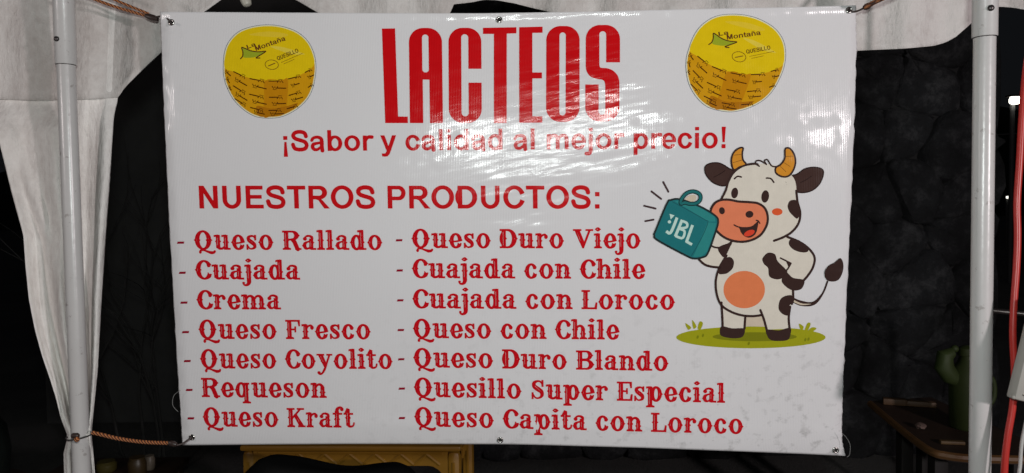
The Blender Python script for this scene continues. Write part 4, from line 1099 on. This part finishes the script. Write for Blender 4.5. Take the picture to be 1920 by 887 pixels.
# ---------------------------------------------------------------- yellow plastic table behind the banner
M_YEL = plain('yellow_plastic', (.44, .215, .02), .45, 0, .2, 6)
def yellow_table():
    c = on_height(864, 838, .72); L = .83; dp = .50
    x1 = c.x; x0 = x1-L; y0 = c.y; y1 = y0+dp
    t = thing('yellow_table', 'yellow plastic table with a zigzag apron in the dark below the banner', 'table', ((x0+x1)/2, (y0+y1)/2, 0))
    mb = MB(); mb.box((x0, y0, .70), (x1, y1, .722), 0, .008); mb.build('table_top', M_YEL, t)
    def arch(a, b, depth):
        """apron with rounded inner corners, between two legs"""
        mb = MB(); a, b = Vector(a), Vector(b); d = (b-a).normalized(); n = Vector((d.y, -d.x, 0)); LL = (b-a).length
        N = 40; top = []; bot = []
        for i in range(N+1):
            s = LL*i/N; e = min(s, LL-s); h = .052 + (.06*(1-e/.07)**2 if e < .07 else 0)
            top.append(a+d*s+Vector((0, 0, .699))); bot.append(a+d*s+Vector((0, 0, .699-h)))
        v = [p+n*o for o in (0, -.012) for r_ in (top, bot) for p in r_]; K = N+1
        f = []
        for i in range(N):
            f += [(i, i+1, K+i+1, K+i), (2*K+i, 3*K+i, 3*K+i+1, 2*K+i+1), (K+i, K+i+1, 3*K+i+1, 3*K+i), (i, 2*K+i, 2*K+i+1, i+1)]
        mb.add(v, f)
        # raised zigzag ribs
        nz = 14
        for k in range(nz):
            s0, s1 = .03+(LL-.06)*k/nz, .03+(LL-.06)*(k+1)/nz
            za, zb_ = (.690, .651) if k % 2 else (.651, .690)
            mb.tube([a+d*s0+n*.001+Vector((0, 0, za)), a+d*s1+n*.001+Vector((0, 0, zb_))], .006, 6)
        mb.tube([a+d*.02+n*.001+Vector((0, 0, .694)), b-d*.02+n*.001+Vector((0, 0, .694))], .005, 6)
        mb.build('apron', M_YEL, t)
    e = .05
    arch((x0+e, y0+.006, 0), (x1-e, y0+.006, 0), 1); arch((x1-.006, y0+e, 0), (x1-.006, y1-e, 0), 1)
    arch((x1-e, y1-.006, 0), (x0+e, y1-.006, 0), 1); arch((x0+.006, y1-e, 0), (x0+.006, y0+e, 0), 1)
    for X, Y in ((x0+.004, y0+.004), (x1-.054, y0+.004), (x0+.004, y1-.054), (x1-.054, y1-.054)):
        mb = MB(); mb.box((X, Y, 0), (X+.05, Y+.05, .699), 0, .020); mb.tube([(X+.025, Y+.0, .05), (X+.025, Y+.0, .66)], .006, 6); mb.build('leg', M_YEL, t)
    piv = Vector((x1, y0, 0)); rot = Matrix.Rotation(R(-3), 3, 'Z')
    t.location = piv + rot @ (Vector(t.location)-piv); t.rotation_euler = (0, 0, R(-3))
    lw = piv + rot @ Vector((-L, 0, 0))
    return lw.x, lw.y
tx0, ty0 = yellow_table()
bm = bmesh.new(); bmesh.ops.create_uvsphere(bm, u_segments=64, v_segments=40, radius=1)
for q in bm.verts:
    x, y, z = q.co; k = (abs(x)**5+abs(z)**5+abs(y)**2.6)**(-1/3.6) if q.co.length else 1
    k = min(k, 1.25)*(1+.012*math.sin(7*x+4*z)+.015*math.sin(11*z-5*x+3*y))
    q.co = Vector((x*k*.35, y*k*.10, z*k*.375+.375))
    q.co.z = max(.004, q.co.z*(1 - .045*q.co.x/.35))
mb = MB(); mb.bm(bm, 0, Matrix.Translation((-.60, 2.43, 0)))
bag = mb.build('rubbish_bag', plain('black_plastic', (.006, .006, .006), .6, 0, .2, 12, .004, .2))  # bag sized to cover the darkness under the table as well
tag(bag, 'large black bag before the yellow table, also standing in for the dark below it', 'bag')

# ---------------------------------------------------------------- wooden table with green jug, right
M_WOOD = plain('brown_wood', (.20, .095, .032), .5, 0, .3, 14, .002)
M_WOODD = plain('dark_wood', (.045, .022, .012), .6, 0, .3, 9, .002)
M_LEG = plain('shaded_wood', (.012, .008, .006), .7, 0, .3, 9)  # leg wood darkened so the legs sink into the shade
def wood_table():
    h = .75
    p1 = on_height(1632, 752, h); p2 = on_height(1742, 838, h); p3 = on_height(1822, 853, h); p4 = on_height(1990, 856, h)
    far = Vector((p4.x, p1.y+.05, h)); 
    out = [p1, on_height(1690, 800, h), p2, on_height(1775, 848, h), p3, on_height(1900, 855, h), p4, far]
    t = thing('wooden_table', 'dark brown wooden table with a rounded lighter edge beside the right pole', 'table', ((p1.x+p4.x)/2, (p2.y+far.y)/2, 0))
    sp_ = [Vector((*q[:2], h)) for q in spline([tuple(p)[:2] for p in out[:7]], n=6)] + [far]
    n = len(sp_); v = [p.copy() for p in sp_]+[p-Vector((0, 0, .028)) for p in sp_]
    f = [tuple(range(n)), tuple(range(2*n-1, n-1, -1))]+[(i, n+i, n+(i+1) % n, (i+1) % n) for i in range(n)]
    mesh('table_top', v, f, M_WOODD, t, smooth=False)
    mb = MB(); mb.tube([p+Vector((0, 0, -.012)) for p in sp_[:-1]], .014, 8); mb.build('edge_band', M_WOOD, t)
    for X, Y in ((p2.x+.10, p2.y+.12), (p4.x-.08, p4.y+.10), (p4.x-.08, far.y-.1), (p1.x+.12, p1.y-.05)):
        mb = MB(); mb.box((X-.025, Y-.025, 0), (X+.025, Y+.025, h-.03), 0, .004); mb.build('leg', M_LEG, t)
    b0, b1 = on_height(1655, 757, h), on_height(1755, 764, h)
    d = (b1-b0); mb = MB(); mat = Matrix.Translation((b0+b1)/2+Vector((0, 0, .0125))) @ Matrix.Rotation(math.atan2(d.y, d.x), 4, 'Z')
    mb.box((-d.length/2, -.02, -.012), (-d.length*.05, .02, .014), 0, .004, mat); mb.box((-d.length*.05, -.017, -.012), (d.length/2, .017, .010), 0, .004, mat)
    o = mb.build('wooden_stick', plain('stick_wood', (.16, .085, .04), .6, 0, .3, 14)); tag(o, 'short brown wooden slat lying on the far edge of the dark table', 'slat')
    b0, b1 = on_height(1762, 832, h), on_height(1808, 834, h); d = b1-b0
    mb = MB(); mat = Matrix.Translation((b0+b1)/2+Vector((0, 0, .007))) @ Matrix.Rotation(math.atan2(d.y, d.x), 4, 'Z'); mb.box((-d.length/2, -.012, -.006), (d.length/2, .012, .006), 0, .003, mat)
    o = mb.build('wooden_strip', plain('strip_wood', (.15, .085, .03), .6, 0, .3, 14)); tag(o, 'thin pale wooden strip lying near the rounded front edge of the dark table', 'strip')
    b0 = on_height(1726, 804, h); mb = MB(); bm = bmesh.new(); bmesh.ops.create_icosphere(bm, subdivisions=2, radius=.018)
    for q in bm.verts: q.co = q.co*(1+.25*math.sin(9*q.co.x*60+q.co.y*80)); q.co.z *= .6
    mb.bm(bm, 0, Matrix.Translation(b0+Vector((0, 0, .011)))); o = mb.build('crumpled_wrapper', plain('wrapper', (.20, .13, .11), .6)); tag(o, 'small crumpled pinkish scrap lying on the dark table', 'scrap')
    # green jug
    g0 = on_height(1812, 802, h); M_GR = plain('green_plastic', (.040, .062, .011), .65, 0, .2, 10)
    t2 = thing('green_jug', 'olive green plastic jug with a bulging spout on the dark table, half behind the pole', 'jug', g0)
    k = .0185/10*g0.y/2.45  # metres per photo pixel there
    k = g0.y/F
    mb = MB(); mb.lathe(g0, [(26*k, 0), (29*k, 4*k), (30*k, 60*k), (31*k, 95*k), (27*k, 112*k), (16*k, 126*k), (12*k, 140*k)], 32); mb.build('body', M_GR, t2)
    mb = MB(); mb.tube([g0+Vector((-18*k, -4*k, 88*k)), g0+Vector((-34*k, -4*k, 100*k)), g0+Vector((-46*k, -4*k, 118*k)), g0+Vector((-44*k, -4*k, 140*k)), g0+Vector((-30*k, -4*k, 146*k))], [10*k, 16*k, 17*k, 15*k, 9*k], 16); mb.build('spout', M_GR, t2)
    mb = MB(); mb.lathe(g0+Vector((-2*k, 0, 138*k)), [(14*k, 0), (15*k, 3*k), (14*k, 14*k), (6*k, 19*k)], 24); mb.sphere(g0+Vector((-26*k, -4*k, 152*k)), 7*k); mb.build('lid', M_GR, t2)
    mb = MB(); mb.tube(spline3([g0+Vector((26*k, 0, 100*k)), g0+Vector((48*k, 0, 92*k)), g0+Vector((50*k, 0, 55*k)), g0+Vector((28*k, 0, 30*k))]), 5*k, 10); mb.build('handle', M_GR, t2)
def spline3(p): return [Vector(q) for q in spline([tuple(a_) for a_ in p], n=6)]
wood_table()

# ---------------------------------------------------------------- right edge: red cable, plug strip, white cable
def z_red(y): return 1.02
mb = MB(); pts = [(1962, -330), (1950, -100), (1935, 60), (1924, 130), (1917, 210), (1912, 300), (1907, 380), (1908, 440), (1906, 500), (1901, 570), (1899, 630), (1902, 700), (1899, 760), (1890, 815), (1884, 870), (1883, 940), (1890, 1100), (1900, 1400)]
q = spline(pts, n=6); mb.tube([P(p[0], p[1], 1.38) for p in q], .0060, 14)
red = mb.build('red_cable', plain('red_pvc', (.50, .030, .022), .35, 0, .1)); tag(red, 'thick red electric cable hanging beside the right canopy pole', 'cable')
t = thing('power_strip', 'grey white plastic power strip hanging tilted by the red cable', 'power strip', P(1912, 740, 1.33))
a_, b_ = P(1898, 748, 1.34), P(1944, 560, 1.34); ax = (b_-a_); L = ax.length; ax.normalize(); n = -fwd; s = ax.cross(n).normalized()
mt = Matrix.Translation(a_) @ Matrix((( s.x, n.x, ax.x, 0), (s.y, n.y, ax.y, 0), (s.z, n.z, ax.z, 0), (0, 0, 0, 1)))
M_STRIP = plain('aged_white_plastic', (.40, .385, .35), .45, 0, .1)
sgn = 1 if s.dot(rt) > 0 else -1
lo_, hi_ = (0, .066) if sgn > 0 else (-.066, 0)
mb = MB(); mb.box((lo_, -.02, 0), (hi_, .006, L), 0, .005, mt); mb.build('housing', M_STRIP, t)
mb = MB(); mb.lathe(a_+s*sgn*.014+ax*.012+n*.0058, [(.0022, 0), (.0022, .0012), (.001, .0018)], 14, 0, n); mb.build('screw', M_NICKEL, t)
mb = MB(); mb.sphere(a_+s*sgn*.002+ax*.004, .0042); mb.build('corner_lug', M_STRIP, t)
mb = MB(); mb.tube([P(p[0], p[1], 1.37) for p in spline([(1934, 740), (1924, 790), (1916, 830), (1913, 870), (1910, 930), (1915, 1200)], n=6)], .0032, 10)
tag(mb.build('white_cable', plain('white_pvc', (.55, .54, .52), .4)), 'thin white cable hanging below the power strip', 'cable')

# ---------------------------------------------------------------- far things on the right
def street_lamp(px, py, dist, size, strength, label, base_px):
    c = P(px, py, dist); t = thing('street_lamp', label, 'street lamp', (c.x, c.y, 0))
    mb = MB(); mb.tube([(c.x, c.y+.1, 0), (c.x, c.y+.1, c.z-.02)], .045, 10); mb.build('post', plain('lamp_post_grey', (.12, .12, .12), .6), t)
    mb = MB(); mb.box((c.x-size*.62, c.y-.02, c.z+size*.36), (c.x+size*.62, c.y+.14, c.z+size*.55), 0, .01); mb.build('hood', M_STEEL, t)
    mb = MB(); mb.box((c.x-size*.5, c.y-.03, c.z-size*.34), (c.x+size*.5, c.y+.08, c.z+size*.34), 0, size*.2); mb.build('lens', emit('lamp_glow', (1, .97, .86, 1), strength), t)
street_lamp(1905, 188, 14, .19, 9, 'lit street lamp shining white in the night right of the right pole', None)
street_lamp(1892, 370, 24, .12, 1.5, 'tiny faint lamp far away in the dark right of the right pole', None)
mb = MB(); a_, b_ = P(1750, 248, 18), P(2000, 244, 18); mb.tube([a_, (a_+b_)/2-Vector((0, 0, .08)), b_], .012, 6)
tag(mb.build('power_line', plain('wire', (.25, .25, .25), .6)), 'thin overhead wire crossing the dark right of the pole', 'wire')
t = thing('metal_railing', 'thin bare metal railing in the dark behind the right pole and the red cable', 'railing', on_height(1890, 980, 0))
a_, b_ = P(1846, 581, 3.2), P(2040, 600, 3.0)
mb = MB(); mb.tube([a_, b_], .011, 12); mb.build('rail', plain('worn_metal', (.45, .40, .38), .35, .9, .3, 30), t)
for c in (a_, b_):
    mb = MB(); mb.tube([(c.x, c.y, 0), (c.x, c.y, c.z-.008)], .012, 10); mb.build('post', M_STEEL, t)

# ---------------------------------------------------------------- faint jars on a low bench, left below the curtain
hb = .50
c1, c2, c3 = on_height(200, 884, hb), on_height(258, 890, hb), on_height(281, 880, hb)
t = thing('low_bench', 'low dark bench in the shadow beyond the curtain foot', 'bench', (c2.x, c2.y, 0))
mb = MB(); mb.box((c1.x-.25, c2.y-.12, hb-.03), (c3.x+.10, c2.y+.22, hb), 0, .004); mb.build('seat', M_WOODD, t)
for X, Y in ((c1.x-.22, c2.y-.08), (c3.x+.06, c2.y-.08), (c1.x-.22, c2.y+.18), (c3.x+.06, c2.y+.18)):
    mb = MB(); mb.box((X-.02, Y-.02, 0), (X+.02, Y+.02, hb-.031), 0, .003); mb.build('leg', M_WOODD, t)
for c, r_, h_, col, lab in ((c1, .040, .045, (.09, .075, .018), 'squat olive pot in the dark beside the curtain foot'), (c2, .036, .075, (.07, .045, .018), 'brown pot in the dark, middle of three on the low bench'), (c3, .022, .060, (.20, .165, .125), 'small pale jar in the dark, nearest the banner corner on the low bench')):
    mb = MB(); mb.lathe(c, [(r_*.8, 0), (r_, .01), (r_, h_*.75), (r_*.82, h_*.9), (r_*.85, h_)], 28); o = mb.build('clay_pot', plain('glazed', col, .4, 0, .2, 20)); tag(o, lab, 'pot')
# dark glass demijohn at the left frame edge
c = on_height(-42, 905, .55)
t = thing('side_stool', 'small dark stool at the left edge carrying a glass jar', 'stool', (c.x, c.y, 0))
mb = MB(); mb.lathe((c.x, c.y, .52), [(.15, 0), (.16, .005), (.16, .028), (.15, .03)], 32); mb.build('seat', M_WOODD, t)
for k in range(4):
    an = math.pi/4+k*math.pi/2; mb = MB(); mb.tube([(c.x+.15*math.cos(an), c.y+.15*math.sin(an), 0), (c.x+.11*math.cos(an), c.y+.11*math.sin(an), .521)], .014, 8); mb.build('leg', M_WOODD, t)
gm, gt, gp = newmat('dark_glass'); gp.inputs['Base Color'].default_value = (.012, .016, .014, 1); gp.inputs['Roughness'].default_value = .08
mb = MB(); k = c.y/F; mb.lathe((c.x, c.y, .5505), [(.05, 0), (52*k, 8*k), (56*k, 60*k), (50*k, 105*k), (30*k, 135*k), (18*k, 150*k), (18*k, 175*k)], 40)
tag(mb.build('glass_jar', gm), 'dark shiny glass jar cut by the left edge of the frame', 'jar')
